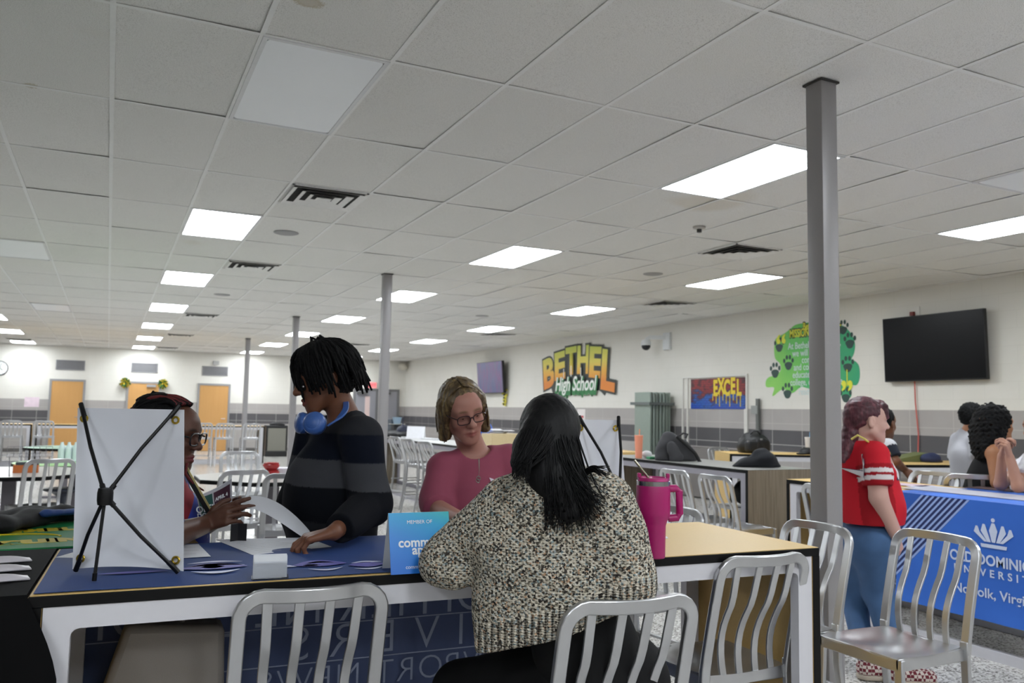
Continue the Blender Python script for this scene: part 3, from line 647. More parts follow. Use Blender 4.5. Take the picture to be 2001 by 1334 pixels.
# ---------------------------------------------------------------- counter-height tables
YEL = NT('yellow laminate'); co = YEL.coord(); YEL.color(YEL.mix(YEL.noise(co, 120, 2), 'd3b274', 'c9a868')); YEL.b.inputs['Specular IOR Level'].default_value = .35; YEL.b.inputs['Roughness'].default_value = .45; YEL.bump(YEL.noise(co, 500, 1), .05, .0004); YEL = YEL.m
EDG = mat('black table edge', '060607', .45, spec=.2); WFR = mat('white steel frame', 'c9c8cd', .4, var=.03)
GYL = mat('grey laminate', '8b8b87', .35, scale=60); 
t = NT('weathered wood laminate'); co = t.coord(); g = t.noise(t.mapping(co, (22, 22, .8)), 2.5, 5); t.color(t.ramp(g, [(0, '4a4136'), (.45, '6e6353'), (.55, '7c7161'), (1, '574d41')])); t.b.inputs['Roughness'].default_value = .5; WOODL = t.m
def counter(label, loc, rz, L=2.44, W=.76, H=.91, top=None, panel_=None, frame_=None, group='counter-height tables'):
    """long table: slab with a dark edge turning down into end panels, light steel frame inside each long side; origin on the floor at its centre, length along x"""
    t = thing('counter_table', label, 'table', loc, rz, group); top = top or YEL; panel_ = panel_ or YEL; frame_ = frame_ or WFR
    a, b, e = L/2, W/2, .03
    MB().box((-a, -b, H-e), (a, b, H-.002)).build('tabletop', EDG, t, bevel=.002)
    MB().box((-a+.003, -b+.003, H-.002), (a-.003, b-.003, H)).build('laminate', top, t)
    for s in (-1, 1):
        x0, x1 = sorted((s*a, s*(a-e)))
        o = MB().box((x0, -b, 0), (x1, b, H-e)).build('end_panel', EDG, t)
        MB().box((s*(a-e)-.0006 if s > 0 else s*(a-e), -b+.003, .002), (s*(a-e) if s > 0 else s*(a-e)+.0006, b-.003, H-e-.001)).build('inner_face', panel_, o)
        MB().box((s*a if s > 0 else s*a-.0006, -b+.003, .002), (s*a+.0006 if s > 0 else s*a, b-.003, H-.004)).build('outer_face', panel_, o)
    for s in (-1, 1):
        m = MB(); y0, y1 = sorted((s*(b-.004), s*(b-.045))); A = a-e-.003
        r = .02
        inn = [(sx*(A-.062-r)+r*math.cos(q), (H-e-.055-r if sy > 0 else .06+r)+r*math.sin(q)) for sx, sy, q0 in ((1, 1, 0), (-1, 1, PI/2), (-1, -1, PI), (1, -1, 1.5*PI)) for q in (q0, q0+PI/6, q0+PI/3, q0+PI/2)]
        out = [(A, H-e), (-A, H-e), (-A, .0), (A, .0)]
        n = len(inn); vs = [(x, y, z) for y in (y0, y1) for x, z in inn]+[(x, y, z) for y in (y0, y1) for x, z in out]
        fs = []
        for lv, base in ((0, 0), (1, n)):
            ob = 2*n+lv*4
            for cidx in range(4):
                k0 = cidx*4; 
                for q in range(3): fs.append((ob+cidx, base+k0+q, base+k0+q+1))
                fs.append((ob+cidx, base+k0+3, base+(k0+4) % n, ob+(cidx+1) % 4))
        for q in range(n): fs.append((q, (q+1) % n, n+(q+1) % n, n+q))
        for q in range(4): fs.append((2*n+q, 2*n+(q+1) % 4, 2*n+4+(q+1) % 4, 2*n+4+q))
        m.add(vs, fs).build('frame', frame_, t)
    return t
TZ = .91
fl, fr = PZ(55, 1165, TZ), PZ(1601, 1069, TZ)
TA = math.atan2(fr.y-fl.y, fr.x-fl.x); TLn = (fr-fl).length; TWd = .72
ux, uy = Vector((math.cos(TA), math.sin(TA), 0)), Vector((-math.sin(TA), math.cos(TA), 0))
tc = (fl+fr)/2+uy*(TWd/2); tc.z = 0
NT_ = counter('long yellow-topped counter table in the foreground under the blue cloth', tc, TA, TLn, TWd)
def tl(p): q = Vector(p)-tc; return q.dot(ux), q.dot(uy)      # world point -> table coordinates
# the row of counters
counter('yellow counter table partly under the blue university tablecloth', (4.65+.38, 4.78-1.22, 0), R90)
DT = counter('dark grey topped counter table with weathered wood ends holding the backpack', (5.06+.38, 5.66+1.22, 0), R90, top=GYL, panel_=WOODL, frame_=mat('grey frame', '8e8b93', .45))
counter('grey topped counter with bar stools behind the woman in pink', (4.27+.38, 9.6+2.8, 0), R90, 5.6, top=mat('pale grey laminate', 'b4b3b2', .35), panel_=WOODL, frame_=mat('grey frame', '8e8b93', .45))
counter('yellow counter table along the mural wall with the black backpack', (8.1, 8.1, 0), -.45, L=2.0)
counter('yellow counter table by the mural wall behind the man in grey', (8.16, 6.24, 0), -.2, L=1.8)
counter('yellow counter table seen between the dark hair and the small banner', (5.72, 9.6, 0), R90, L=2.0)
for k, (x, lb) in enumerate(((-2.72, 'distant yellow counter at far left of the back wall'), (-.2, 'distant yellow counter in front of the middle door'), (2.33, 'distant yellow counter in front of the third door'))):
    counter(lb, (x, 21.75, 0), 0)

# octagonal and round tables at left
DKT = mat('dark table top', 'a7a49f', .3, scale=50); GRY = mat('grey pedestal', '77737a', .4)
def octagon(label, c, r, n=8, top=None, stools=(), h=.74, rot=PI/8, name='octagonal_table'):
    t = thing(name, label, 'table', (c.x, c.y, 0))
    out = [(r*math.cos(q), r*math.sin(q)) for q in np.linspace(0, 2*PI, n+1)[:-1]+rot]
    MB().prism(out, h-.035, h-.003).build('table_edge', EDG, t)
    MB().prism([(x*.99, y*.99) for x, y in out], h-.003, h).build('tabletop', top or DKT, t)
    MB().box((-.055, -.055, .02), (.055, .055, h-.035)).build('pedestal', GRY, t)
    MB().box((-.3, -.05, 0), (.3, .05, .03)).box((-.05, -.3, 0), (.05, .3, .03)).build('base', GRY, t)
    for a, d in stools:
        x, y = d*math.cos(a), d*math.sin(a)
        o = MB().bar([(0, 0, .24), (x, y, .24)], .04, .05).tube([(x, y, .02), (x, y, .34)], .02).build('stool_arm', GRY, t)
        MB().lathe([(.03, .3), (.05, .40), (.1, .44), (.18, .465), (.185, .48), (.17, .49), (.001, .485)], 24, (x, y, 0)).build('stool_seat', mat('dark stool seat', '3a3f4b', .4), o, True)
    return t
octagon('dark-edged table at far left with attached round stools', PZ(20, 921, .74), .75, stools=((1.2, 1.1), (2.9, 1.1)))
octagon('dark-edged octagonal table holding the red bowls', PZ(533, 930, .74), .72)
GRN = mat('green table top', '8fbf7d', .35); 
octagon('green round table stacked with shrink-wrapped water bottles', PZ(150, 903, .74), .62, 40, GRN, name='round_table')
octagon('smaller green round table farther back near the first door', PZ(128, 873, .74), .55, 40, mat('pale green top', '9dbca8', .35), name='round_table')
# foreground left: green table and the table under black cloth
GT = NT('green tabletop'); co = GT.coord(); GT.color(GT.mix(GT.noise(co, 3, 3), '21884f', '1d7d47')); GT.b.inputs['Roughness'].default_value = .35; GT = GT.m
gx0, gx1, gy0, gy1 = -1.75, -.015, tc.y+.46, 4.2
t = thing('green_table', 'bright green table with yellow Bruins lettering behind the black cloth', 'table', ((gx0+gx1)/2, (gy0+gy1)/2, 0)); a, b = (gx1-gx0)/2, (gy1-gy0)/2; grt = t
MB().box((-a, -b, .875), (a, b, .905)).build('table_edge', EDG, t); MB().box((-a+.002, -b+.002, .905), (a-.002, b-.002, .91)).build('tabletop', GT, t)
for sx in (-1, 1):
    for sy in (-1, 1): MB().box((sx*(a-.08)-.03, sy*(b-.08)-.03, 0), (sx*(a-.08)+.03, sy*(b-.08)+.03, .875)).build('leg', GRY, t)
YT = mat('yellow table print', 'c9b51f', .4)
bp = PZ(80, 1057, .91); text('lettering', 'BRUINS', .105, Matrix.Translation((bp.x-t.location.x, bp.y-t.location.y, .9102)) @ Matrix.Rotation(.12, 4, 'Z'), YT, t, .0006, .012, sx=1.0)
bp = PZ(48, 1041, .91); text('lettering', 'BETHEL', .09, Matrix.Translation((bp.x-t.location.x, bp.y-t.location.y+.05, .9102)) @ Matrix.Rotation(.12, 4, 'Z'), YT, t, .0006, .012)
bp = PZ(15, 1053, .91); m = MB(); m.tube([(bp.x-t.location.x+.16*math.cos(q), bp.y-t.location.y+.1*math.sin(q), .911) for q in np.linspace(.1, 2.6, 14)], .004, 6); m.build('printed_arc', YT, t)
# ---------------------------------------------------------------- smooth-union modelling of bodies, clothes and bags
V3 = lambda p: np.array(p, dtype=np.float64)
class SDF:
    def __init__(s): s.p = []; s.disp = None; s.cuts = []
    def cap(s, a, b, ra, rb, k=.02, flat=None, op='u', flatend=False):
        s.p.append(('c', V3(a), V3(b), ra, rb, k, flat, op, flatend)); return s
    def chain(s, pts, rs, k=.02, flat=None, op='u'):
        for i in range(len(pts)-1): s.cap(pts[i], pts[i+1], rs[i], rs[i+1], k, flat, op)
        return s
    def ell(s, c, r, k=.02, M=None, op='u'):
        s.p.append(('e', V3(c), V3(r if not isinstance(r, (int, float)) else (r, r, r)), k, np.eye(3) if M is None else np.array(M), op)); return s
    def box(s, c, half, rnd, k=.02, M=None, op='u'):
        s.p.append(('b', V3(c), V3(half), rnd, k, np.eye(3) if M is None else np.array(M), op)); return s
    def cut(s, p, n): s.cuts.append((V3(p), V3(n)/np.linalg.norm(n))); return s     # keep the side against n
    def bounds(s):
        lo, hi = np.full(3, 1e9), np.full(3, -1e9)
        for q in s.p:
            if q[-1] == 's' or (q[0] == 'c' and q[7] == 's'): continue
            if q[0] == 'c': r = max(q[3], q[4]); pts = [q[1]-r, q[1]+r, q[2]-r, q[2]+r]
            else: r = q[2].max()*1.05+(q[3] if q[0] == 'b' else 0)+(q[2].sum() if q[0] == 'b' else 0)*.4; pts = [q[1]-r, q[1]+r]
            for x in pts: lo = np.minimum(lo, x); hi = np.maximum(hi, x)
        return lo-.03, hi+.03
    def ev(s, P, margin):
        D = np.full(len(P), 1e3)
        for q in s.p:
            if q[0] == 'c':
                _, a, b, ra, rb, k, flat, op, fe = q; r = max(ra, rb)+margin+k
                m = np.all((P > np.minimum(a, b)-r) & (P < np.maximum(a, b)+r), axis=1)
                if not m.any(): continue
                X = P[m]-a; ba = b-a
                if flat is not None:
                    n, f = flat; n = V3(n)/np.linalg.norm(n); X = X+np.outer(X@n, n)*(1/f-1); ba = ba+n*((ba@n)*(1/f-1))
                L = ba@ba+1e-12; t = X@ba/L; tc_ = np.clip(t, 0, 1)
                d = np.linalg.norm(X-tc_[:, None]*ba, axis=1)-(ra+(rb-ra)*tc_)
                if fe: d = np.maximum(d, (t-1)*math.sqrt(L))
            elif q[0] == 'e':
                _, c, r, k, M, op = q; R = r.max()+margin+k
                m = np.all((P > c-R) & (P < c+R), axis=1)
                if not m.any(): continue
                X = (P[m]-c)@M; k0 = np.linalg.norm(X/r, axis=1); k1 = np.linalg.norm(X/(r*r), axis=1)+1e-9
                d = k0*(k0-1)/k1
            else:
                _, c, h, rnd, k, M, op = q; R = np.linalg.norm(h)+margin+k+rnd
                m = np.all((P > c-R) & (P < c+R), axis=1)
                if not m.any(): continue
                X = np.abs((P[m]-c)@M)-(h-rnd); d = np.linalg.norm(np.maximum(X, 0), axis=1)+np.minimum(X.max(1), 0)-rnd
            E_ = D[m]
            if op == 'u':
                h_ = np.clip(.5+.5*(E_-d)/k, 0, 1); D[m] = E_*(1-h_)+d*h_-k*h_*(1-h_)
            else:
                d = -d; h_ = np.clip(.5-.5*(E_-d)/k, 0, 1); D[m] = E_*(1-h_)+d*h_+k*h_*(1-h_)
        if s.disp is not None: D = D+s.disp(P)
        for p, n in s.cuts: D = np.maximum(D, (P-p)@n)
        return D
    def mesh(s, h):
        lo, hi = s.bounds(); L = 3; H = h*2**L
        N = np.ceil((hi-lo)/H).astype(int)
        C = np.stack(np.meshgrid(*[np.arange(n) for n in N], indexing='ij'), -1).reshape(-1, 3)
        off8 = np.array([(i, j, k) for i in (0, 1) for j in (0, 1) for k in (0, 1)])
        for lv in range(L+1):
            size = h*2**(L-lv)
            d = s.ev(lo+(C+.5)*size, size*2.5)
            C = C[np.abs(d) < size*1.75]
            if lv < L: C = (C[:, None]*2+off8[None]).reshape(-1, 3)
        key = lambda c: (c[..., 0].astype(np.int64)*4096+c[..., 1])*4096+c[..., 2]
        C = C+1
        K = (C[:, None]+off8[None]); kk = key(K).reshape(-1); uk, inv = np.unique(kk, return_inverse=True)
        uc = np.stack([uk//(4096*4096), (uk//4096) % 4096, uk % 4096], 1)
        val = s.ev(lo+(uc-1)*h, h*4)[inv].reshape(-1, 8)
        neg = val < 0; act = neg.any(1) & ~neg.all(1)
        C, val, neg = C[act], val[act], neg[act]
        acc = np.zeros((len(C), 3)); cnt = np.zeros(len(C))
        for i in range(8):
            for ax in range(3):
                if off8[i][ax]: continue
                j = i+(4, 2, 1)[ax]; m = neg[:, i] != neg[:, j]
                t = val[m, i]/(val[m, i]-val[m, j]); p = np.tile(off8[i].astype(float), (m.sum(), 1)); p[:, ax] += t
                acc[m] += p; cnt[m] += 1
        Vt = lo+(C-1+acc/cnt[:, None])*h
        ck = key(C); o = np.argsort(ck); sk = ck[o]
        def find(c):
            q = key(c); i = np.searchsorted(sk, q); i = np.clip(i, 0, len(sk)-1); ok = sk[i] == q; return np.where(ok, o[i], -1)
        F = []
        for ax in range(3):
            j = (4, 2, 1)[ax]; m = neg[:, 0] != neg[:, j]; c = C[m]; e1, e2 = np.zeros(3, int), np.zeros(3, int); e1[(ax+1) % 3] = 1; e2[(ax+2) % 3] = 1
            q = np.stack([find(c), find(c-e1), find(c-e1-e2), find(c-e2)], 1); ok = (q >= 0).all(1); fl_ = ~neg[m, 0]
            q[fl_] = q[fl_][:, ::-1]; F.append(q[ok])
        F = np.concatenate(F)
        return Vt, F
    def build(s, name, m, parent, h, origin=(0, 0, 0), col=None, smooth_it=1, angle=180):
        Vt, F = s.mesh(h)
        for _ in range(smooth_it):           # light Laplacian pass
            acc = np.zeros_like(Vt); c = np.zeros(len(Vt))
            for a, b in ((0, 1), (1, 2), (2, 3), (3, 0)):
                np.add.at(acc, F[:, a], Vt[F[:, b]]); np.add.at(c, F[:, a], 1); np.add.at(acc, F[:, b], Vt[F[:, a]]); np.add.at(c, F[:, b], 1)
            Vt = Vt*.5+.5*acc/np.maximum(c, 1)[:, None]
        me = bpy.data.meshes.new(name)
        W = Vt-np.array(origin)
        me.vertices.add(len(W)); me.vertices.foreach_set('co', W.astype(np.float32).ravel())
        me.loops.add(len(F)*4); me.loops.foreach_set('vertex_index', F.astype(np.int32).ravel())
        me.polygons.add(len(F)); me.polygons.foreach_set('loop_start', np.arange(0, len(F)*4, 4, dtype=np.int32)); me.polygons.foreach_set('loop_total', np.full(len(F), 4, np.int32))
        me.update(calc_edges=True); me.validate()
        if col is not None:
            ca = me.color_attributes.new('Col', 'FLOAT_COLOR', 'POINT'); c4 = np.ones((len(Vt), 4), np.float32); c4[:, :3] = col(Vt); ca.data.foreach_set('color', c4.ravel())
        return obj(name, me, m, parent, True, angle=angle)
def folds(amp, freq, seed, dirs=None):
    """cloth folds: a few sine ripples bent by each other"""
    r = np.random.RandomState(seed); W = [(r.normal(size=3)*(1, 1, .45), r.rand()*6.3, f) for f in (1, 1.7, 2.6)]
    def f(P):
        out = 0
        w = np.sin(P@np.array([3.1, 2.3, 4.7])*2.2+seed)
        for d, ph, k in W: out = out+np.sin((P@(d/np.linalg.norm(d)))*freq*k+ph+1.3*w)/k
        return amp*out*.6
    return f
def fuzz(amp, freq, seed):
    r = np.random.RandomState(seed); W = [(r.normal(size=3), r.rand()*6.3) for _ in range(7)]
    def f(P):
        o = 0
        for i, (d, ph) in enumerate(W): o = o+np.sin((P@(d/np.linalg.norm(d)))*freq*(1+.35*i)+ph)
        return amp*o/3
    return f
def attr_mat(name, rough=.5, spec=.4, bump=0., scale=200, var=.08, sheen=0., sss=0.):
    t = NT(name); a = t.n('ShaderNodeVertexColor'); a.layer_name = 'Col'; nz = t.noise(t.coord(), scale, 3)
    k = t.math('ADD', t.math('MULTIPLY', nz, 2*var), 1-var); mx = t.n('ShaderNodeVectorMath', operation='SCALE'); t.l(a.outputs[0], mx.inputs[0]); t.l(k, mx.inputs['Scale'])
    t.l(mx.outputs[0], t.b.inputs['Base Color']); t.b.inputs['Roughness'].default_value = rough; t.b.inputs['Specular IOR Level'].default_value = spec
    if bump: t.bump(nz, bump, .001)
    if sheen: t.b.inputs['Sheen Weight'].default_value = sheen
    if sss:
        t.b.inputs['Subsurface Weight'].default_value = sss; t.b.inputs['Subsurface Radius'].default_value = (.012, .005, .003); t.b.inputs['Subsurface Scale'].default_value = .5
    return t.m
SKIN = attr_mat('skin', .48, .35, .15, 260, .05)
def nrm(v): v = V3(v); return v/np.linalg.norm(v)
def axes(fwd, up):
    f = nrm(fwd); u = V3(up); u = nrm(u-f*(u@f)); r = np.cross(f, u); return r, f, u       # right, forward, up
def hand_prims(S_, wrist, along, dorsal, thumb_sign, curl=.35, scale=1., spread=.0, curls=None):
    """palm, four fingers of three bones and a thumb; along = wrist to knuckles, dorsal = back of the hand, thumb_sign = +1 thumb on the right of (along, dorsal)"""
    y, z = nrm(along), V3(dorsal); z = nrm(z-y*(z@y)); x = np.cross(y, z)*thumb_sign; w_ = V3(wrist); sc = scale; ends = []
    at = lambda a, b, c: w_+(x*a+y*b+z*c)*sc
    kn = [(.031, .088), (.0105, .093), (-.0105, .088), (-.030, .078)]; ln = [(.042, .026, .020), (.046, .029, .021), (.042, .027, .020), (.032, .020, .018)]
    S_.cap(at(.006, .0, 0), at(.004, .05, 0), .024*sc, .026*sc, .012, (z, .62))
    for i, ((kx, ky), L) in enumerate(zip(kn, ln)):
        S_.cap(at(kx*.55, .02, 0), at(kx, ky, .002), .014*sc, .0115*sc, .010)
        p = at(kx, ky, .002); a = (curls[i] if curls else curl*(1+.12*i)); ang = a*.8; r = .0098 if i < 3 else .0085
        sd = x*(kx*spread*8)
        for j, l in enumerate(L):
            d = y*math.cos(ang)-z*math.sin(ang)+sd; d = d/np.linalg.norm(d); q = p+d*l*sc; S_.cap(p, q, r*sc*(1-.08*j), r*sc*(.94-.1*j), .004); p = q; ang += a*(1, .8, .6)[j]
        ends.append(p)
    p = at(.022, .018, -.006)
    for l, d, r0, r1 in ((.042, (.75, .62, -.22), .014, .0115), (.034, (.42, .88, -.25), .0112, .0098), (.026, (.15, .95, -.3), .0098, .0078)):
        dd = nrm(x*d[0]+y*d[1]+z*d[2]); q = p+dd*l*sc; S_.cap(p, q, r0*sc, r1*sc, .008); p = q
    ends.append(p); return ends
def head_prims(S_, c, R, s=1., beard=0, female=True, lips=1.):
    """R = (right, forward, up); s scales a 0.24 m head"""
    M = np.stack(R, 1); at = lambda x, y, z: c+M@(V3((x, y, z))*s)
    e = lambda p, r, k=.02, op='u': S_.ell(at(*p), V3(r)*s, k*s, M, op)
    cp = lambda a, b, ra, rb, k=.01, op='u': S_.cap(at(*a), at(*b), ra*s, rb*s, k*s, None, op)
    e((0, -.018, .036), (.076, .096, .086)); e((0, .03, -.015), (.063, .066, .085), .03); e((0, .045, .045), (.06, .05, .05), .03)
    for q in (-1, 1):
        cp((q*.052, .005, -.055), (q*.02, .068, -.098), .022, .02, .03); e((q*.040, .062, -.028), (.024, .024, .024), .022)
        e((q*.078, -.012, -.008), (.010, .021, .032), .008); e((q*.086, -.004, -.004), (.006, .012, .02), .006, 's')
    e((0, .075, -.106), (.022, .02, .018), .025); e((0, .062, -.07), (.038, .034, .03), .025)
    cp((-.042, .078, .026), (.042, .078, .026), .014, .014, .02)
    for q in (-1, 1): e((q*.031, .104, .004), (.019, .017, .013), .016, 's')
    for q in (-1, 1): e((q*.031, .0765, .0075), (.0165, .0165, .0125), .004); e((q*.031, .0755, -.003), (.016, .0155, .0095), .004)     # lids over the eyeballs
    cp((0, .092, .016), (0, .114, -.022), .0085, .0115, .012); e((0, .114, -.026), (.0135, .0125, .011), .008)
    for q in (-1, 1): e((q*.0135, .104, -.030), (.0085, .010, .0085), .006); e((q*.007, .112, -.038), (.0042, .005, .004), .003, 's')
    for q in (-1, 1): cp((0, .1005, -.0595), (q*.027, .086, -.0675), .0060*lips, .0035, .005); cp((0, .0990, -.0745), (q*.025, .085, -.0695), .0072*lips, .0035, .006)
    for q in (-1, 1): cp((0, .1085, -.0665), (q*.030, .090, -.0700), .0023, .0020, .003, 's')
    return at
def face_colour(c, R, s, skin, lip, brow, browamt=.8, beardc=None, beard=None):
    M = np.stack(R, 1); sk = V3(lin(skin)); lp = V3(lin(lip)); bw = V3(lin(brow))
    def f(P):
        X = ((P-c)@M)/s; out = np.tile(sk, (len(P), 1)); x, y, z = X.T
        near = (np.abs(x) < .1) & (y > .02) & (np.abs(z) < .14)
        lm = np.exp(-((x/.027)**4+((z+.0675)/.0105)**4))*(y > .075)*near
        bm = np.exp(-(((np.abs(x)-.031)/.019)**4+((z-.0285-.004*np.cos((np.abs(x)-.03)*60))/.0052)**4))*(y > .05)*near*browamt
        em = np.exp(-(((np.abs(x)-.031)/.0135)**4+((z-.004)/.0022)**4))*(y > .07)*near*.75
        chk = np.exp(-(((np.abs(x)-.04)/.02)**2+((z+.03)/.022)**2))*near*.25
        out = out*(1-chk[:, None])+(out*V3((1.08, .82, .8)))*chk[:, None]
        out = out*(1-lm[:, None])+lp*lm[:, None]; out = out*(1-bm[:, None])+bw*bm[:, None]; out = out*(1-em[:, None])+bw*.5*em[:, None]
        if beard is not None:
            b = beard(x, y, z)*near; out = out*(1-b[:, None])+V3(lin(beardc))*b[:, None]
        return np.clip(out, 0, 1)
    return f
EYEW = mat('eye white', 'a89f98', .35); IRIS = mat('iris brown', '2b1a12', .15); 
def eyes(at, R, s, root, look=(0, 0)):
    o = np.array(root.location)
    for q in (-1, 1):
        c = at(q*.031, .0768, .003)-o; M = Matrix([[R[j][i] for j in range(3)] for i in range(3)]).to_4x4()
        e = MB().ball((0, 0, 0), .0145*s, 14, 10, Matrix.Translation(c) @ M).build('eye', EYEW, root, True)
        d = at(q*.031+look[0]*.003,   .0768+.0110, .003+look[1]*.003)-o
        MB().ball((0, 0, 0), (.0068*s, .0042*s, .0068*s), 12, 8, Matrix.Translation(d) @ M).build('iris', IRIS, e, True)
def spectacles(at, R, s, root, colr, w=.0265, h=.0185, name='glasses', rnd=2.6, thick=.0022, z0=.002):
    o = np.array(root.location); m = MB(); lens = MB()
    for q in (-1, 1):
        P = []
        for a in np.linspace(0, 2*PI, 29)[:-1]:
            cx = math.copysign(abs(math.cos(a))**(2/rnd), math.cos(a)); cz = math.copysign(abs(math.sin(a))**(2/rnd), math.sin(a))
            P.append(Vector(at(q*.0335+w*cx, .112-.10*abs(q*.0335+w*cx)**1.5*3, z0+h*cz)-o))
        m.tube(P, thick*s, 6, closed=True); lens.add(P, [tuple(range(len(P)))])
        m.tube([Vector(at(q*(.0335+w), .101, z0+.007)-o), Vector(at(q*.082, .06, z0+.01)-o), Vector(at(q*.084, 0, z0+.006)-o), Vector(at(q*.082, -.02, z0-.015)-o)], thick*1.05*s, 6)
    m.tube([Vector(at(-.0075, .112, z0+.006)-o), Vector(at(0, .115, z0+.009)-o), Vector(at(.0075, .112, z0+.006)-o)], thick*s, 6)
    g = m.build(name, mat('frame '+colr, colr, .3), root, True)
    t = _mc.get('lens glass')
    if t is None:
        q = NT('lens glass'); q.b.inputs['Alpha'].default_value = .06; q.b.inputs['Roughness'].default_value = .1; q.b.inputs['Specular IOR Level'].default_value = .2; q.color('3a3a40'); t = _mc['lens glass'] = q.m
    lens.build('lens', t, g)
    return g
IMR, IMT = Vector((CR.x, CR.y, 0)).normalized(), -Vector((CF.x, CF.y, 0)).normalized()     # along the picture to the right / towards the camera, level
def heading(right, toward, up=0.): v = IMR*right+IMT*toward; return V3((v.x, v.y, up))
def J(px, py, D): return V3(PD(px, py, D))
def cyl_dir(a, b): return nrm(V3(b)-V3(a))
# ---------------------------------------------------------------- things on the foreground table
NAVY = NT('navy printed cloth'); co = NAVY.coord(); wv = NAVY.noise(co, 900, 1)
sy_ = NAVY.n('ShaderNodeSeparateXYZ'); NAVY.l(co, sy_.inputs[0]); NAVY.color(NAVY.mix(NAVY.math('LESS_THAN', sy_.outputs[2], TZ-.02), NAVY.mix(NAVY.noise(co, 6, 3), '1c3d7c', '173468'), NAVY.mix(NAVY.noise(co, 6, 3), '5c6a92', '525f86'))); NAVY.b.inputs['Roughness'].default_value = .7; NAVY.bump(wv, .2, .0006); NAVY = NAVY.m
def tp(x, y, z=0.): p = tc+ux*x+uy*y; return Vector((p.x, p.y, TZ+z))          # table coordinates -> world
a0, a1 = tl(PZ(68, 1157, TZ))[0], tl(PZ(1316, 1092, TZ))[0]; hb = TWd/2
rc = random.Random(5)
cloth = thing('table_cloth', 'navy printed cloth spread over the foreground table and hanging behind', 'tablecloth', tuple(tc))
cloth.rotation_euler = (0, 0, TA)
f0 = -hb+.014
def drape(u, v):
    x = a0+(a1-a0)*u; L0 = 2*hb-.018; s_ = v*(L0+.86)
    if s_ < L0:
        y = f0+s_; z = TZ+.0025+.002*math.sin(x*9+2*y)*math.sin(7*y+1)**2
        if s_ < .02: x += .0; z -= 0
        return x-.045*(1-v/(L0/(L0+.86)))*(u < .04)*0, y, max(z, TZ+.0015)
    d = s_-L0; w_ = min(1, d/.25)
    return x, hb+.006+.03*w_*math.sin(x*11)+.012*w_*math.sin(x*27+2)+.03*w_, TZ-d
MB().grid(drape, 110, 60, .0014).build('cloth', NAVY, cloth, True)
SW = mat('white print', 'c9cee8', .55, var=.25, scale=14); SP = mat('violet print', '5c5aa0', .6, var=.3, scale=9)
def swoosh(x0, y0, l, w_, m_, bend=.0):
    P = [(x0-l/2+l*t, y0+bend*math.sin(PI*t), TZ+.0062) for t in np.linspace(0, 1, 14)]
    m = MB(); vs = []
    for i, p in enumerate(P): k = math.sin(PI*(i+.4)/13.8)*w_/2; vs += [(p[0], p[1]-k, p[2]), (p[0], p[1]+k, p[2])]
    m.add(vs, [(2*i, 2*i+2, 2*i+3, 2*i+1) for i in range(13)]); m.build('printed_swoosh', m_, cloth)
for px0, px1, py, w_, m_, bd in ((350, 485, 1112, .10, SP, .02), (360, 480, 1110, .03, SW, .03), (365, 475, 1103, .02, SW, .02), (372, 470, 1118, .03, SW, -.03), (390, 440, 1111, .05, SW, 0), (190, 330, 1122, .03, SP, .0), (570, 680, 1106, .10, SP, .02), (595, 655, 1104, .025, SW, .02), (600, 672, 1113, .02, SW, -.03), (590, 625, 1108, .03, SW, 0), (680, 752, 1106, .08, SP, 0), (684, 748, 1102, .025, SW, .01), (690, 750, 1112, .02, SW, -.02), (540, 580, 1112, .03, SW, .02)):
    A, B = tl(PZ(px0, py, TZ)), tl(PZ(px1, py, TZ)); swoosh((A[0]+B[0])/2, (A[1]+B[1])/2, B[0]-A[0], w_, m_, bd)
LET = mat('pale back print', '9fa9c4', .6)
lb0 = (a0+a1)/2
for s_, sz, dz, sp_ in (('CHRISTOPHER NEWPORT', .19, .24, 1.0), ('UNIVERSITY', .17, .37, 1.75), ('NEWPORT NEWS, VA', .125, .495, 1.1)):
    text('lettering', s_, sz, frame((lb0+.12, hb-.012, TZ-dz), (-1, 0, 0), (0, 0, 1), (0, 1, 0)), LET, cloth, .0005, -.002, space=sp_)
m = MB()
for dz in (.305, .435, .56): m.box((lb0-.9, hb-.0125, TZ-dz), (lb0+1.1, hb-.0115, TZ-dz+.004))
m.build('printed_rule', LET, cloth)
# tote bag standing behind the frame
t = thing('tote_bag', 'pale canvas tote bag with red stripe standing behind the table frame', 'bag', tuple(PZ(330, 1215, .5).xy)+(0,)); q = tl(PZ(330, 1250, .6)); t.location = (*(tc+ux*(q[0]-.08)+uy*(.12)).xy, .0); t.rotation_euler = (0, 0, TA)
out = [(-.26, 0), (.26, 0), (.24, .45), (.23, .7), (-.05, .72)]
MB().prism([(x, y) for x, y in out], -.06, .06, frame((0, 0, 0), (1, 0, 0), (0, 0, 1), (0, -1, 0))).build('bag_body', mat('canvas', 'a39c95', .8, scale=300, bump=.3), t, bevel=.02)
MB().box((-.15, -.064, .36), (.02, -.06, .42)).build('red_stripe', mat('bag red', 'a5483f', .7), t)
text('lettering', 'CNU', .14, frame((.12, -.063, .45), (1, 0, .1), (-.1, 0, 1), (0, -1, 0)), mat('bag ink', '4e4a49', .7), t, .001, .0, shear=.2)
MB().tube([(-.0, 0, .7), (.02, 0, .84), (.1, 0, .84), (.11, 0, .69)], .008).build('handle', mat('canvas', 'b9b2ab', .8), t, True)

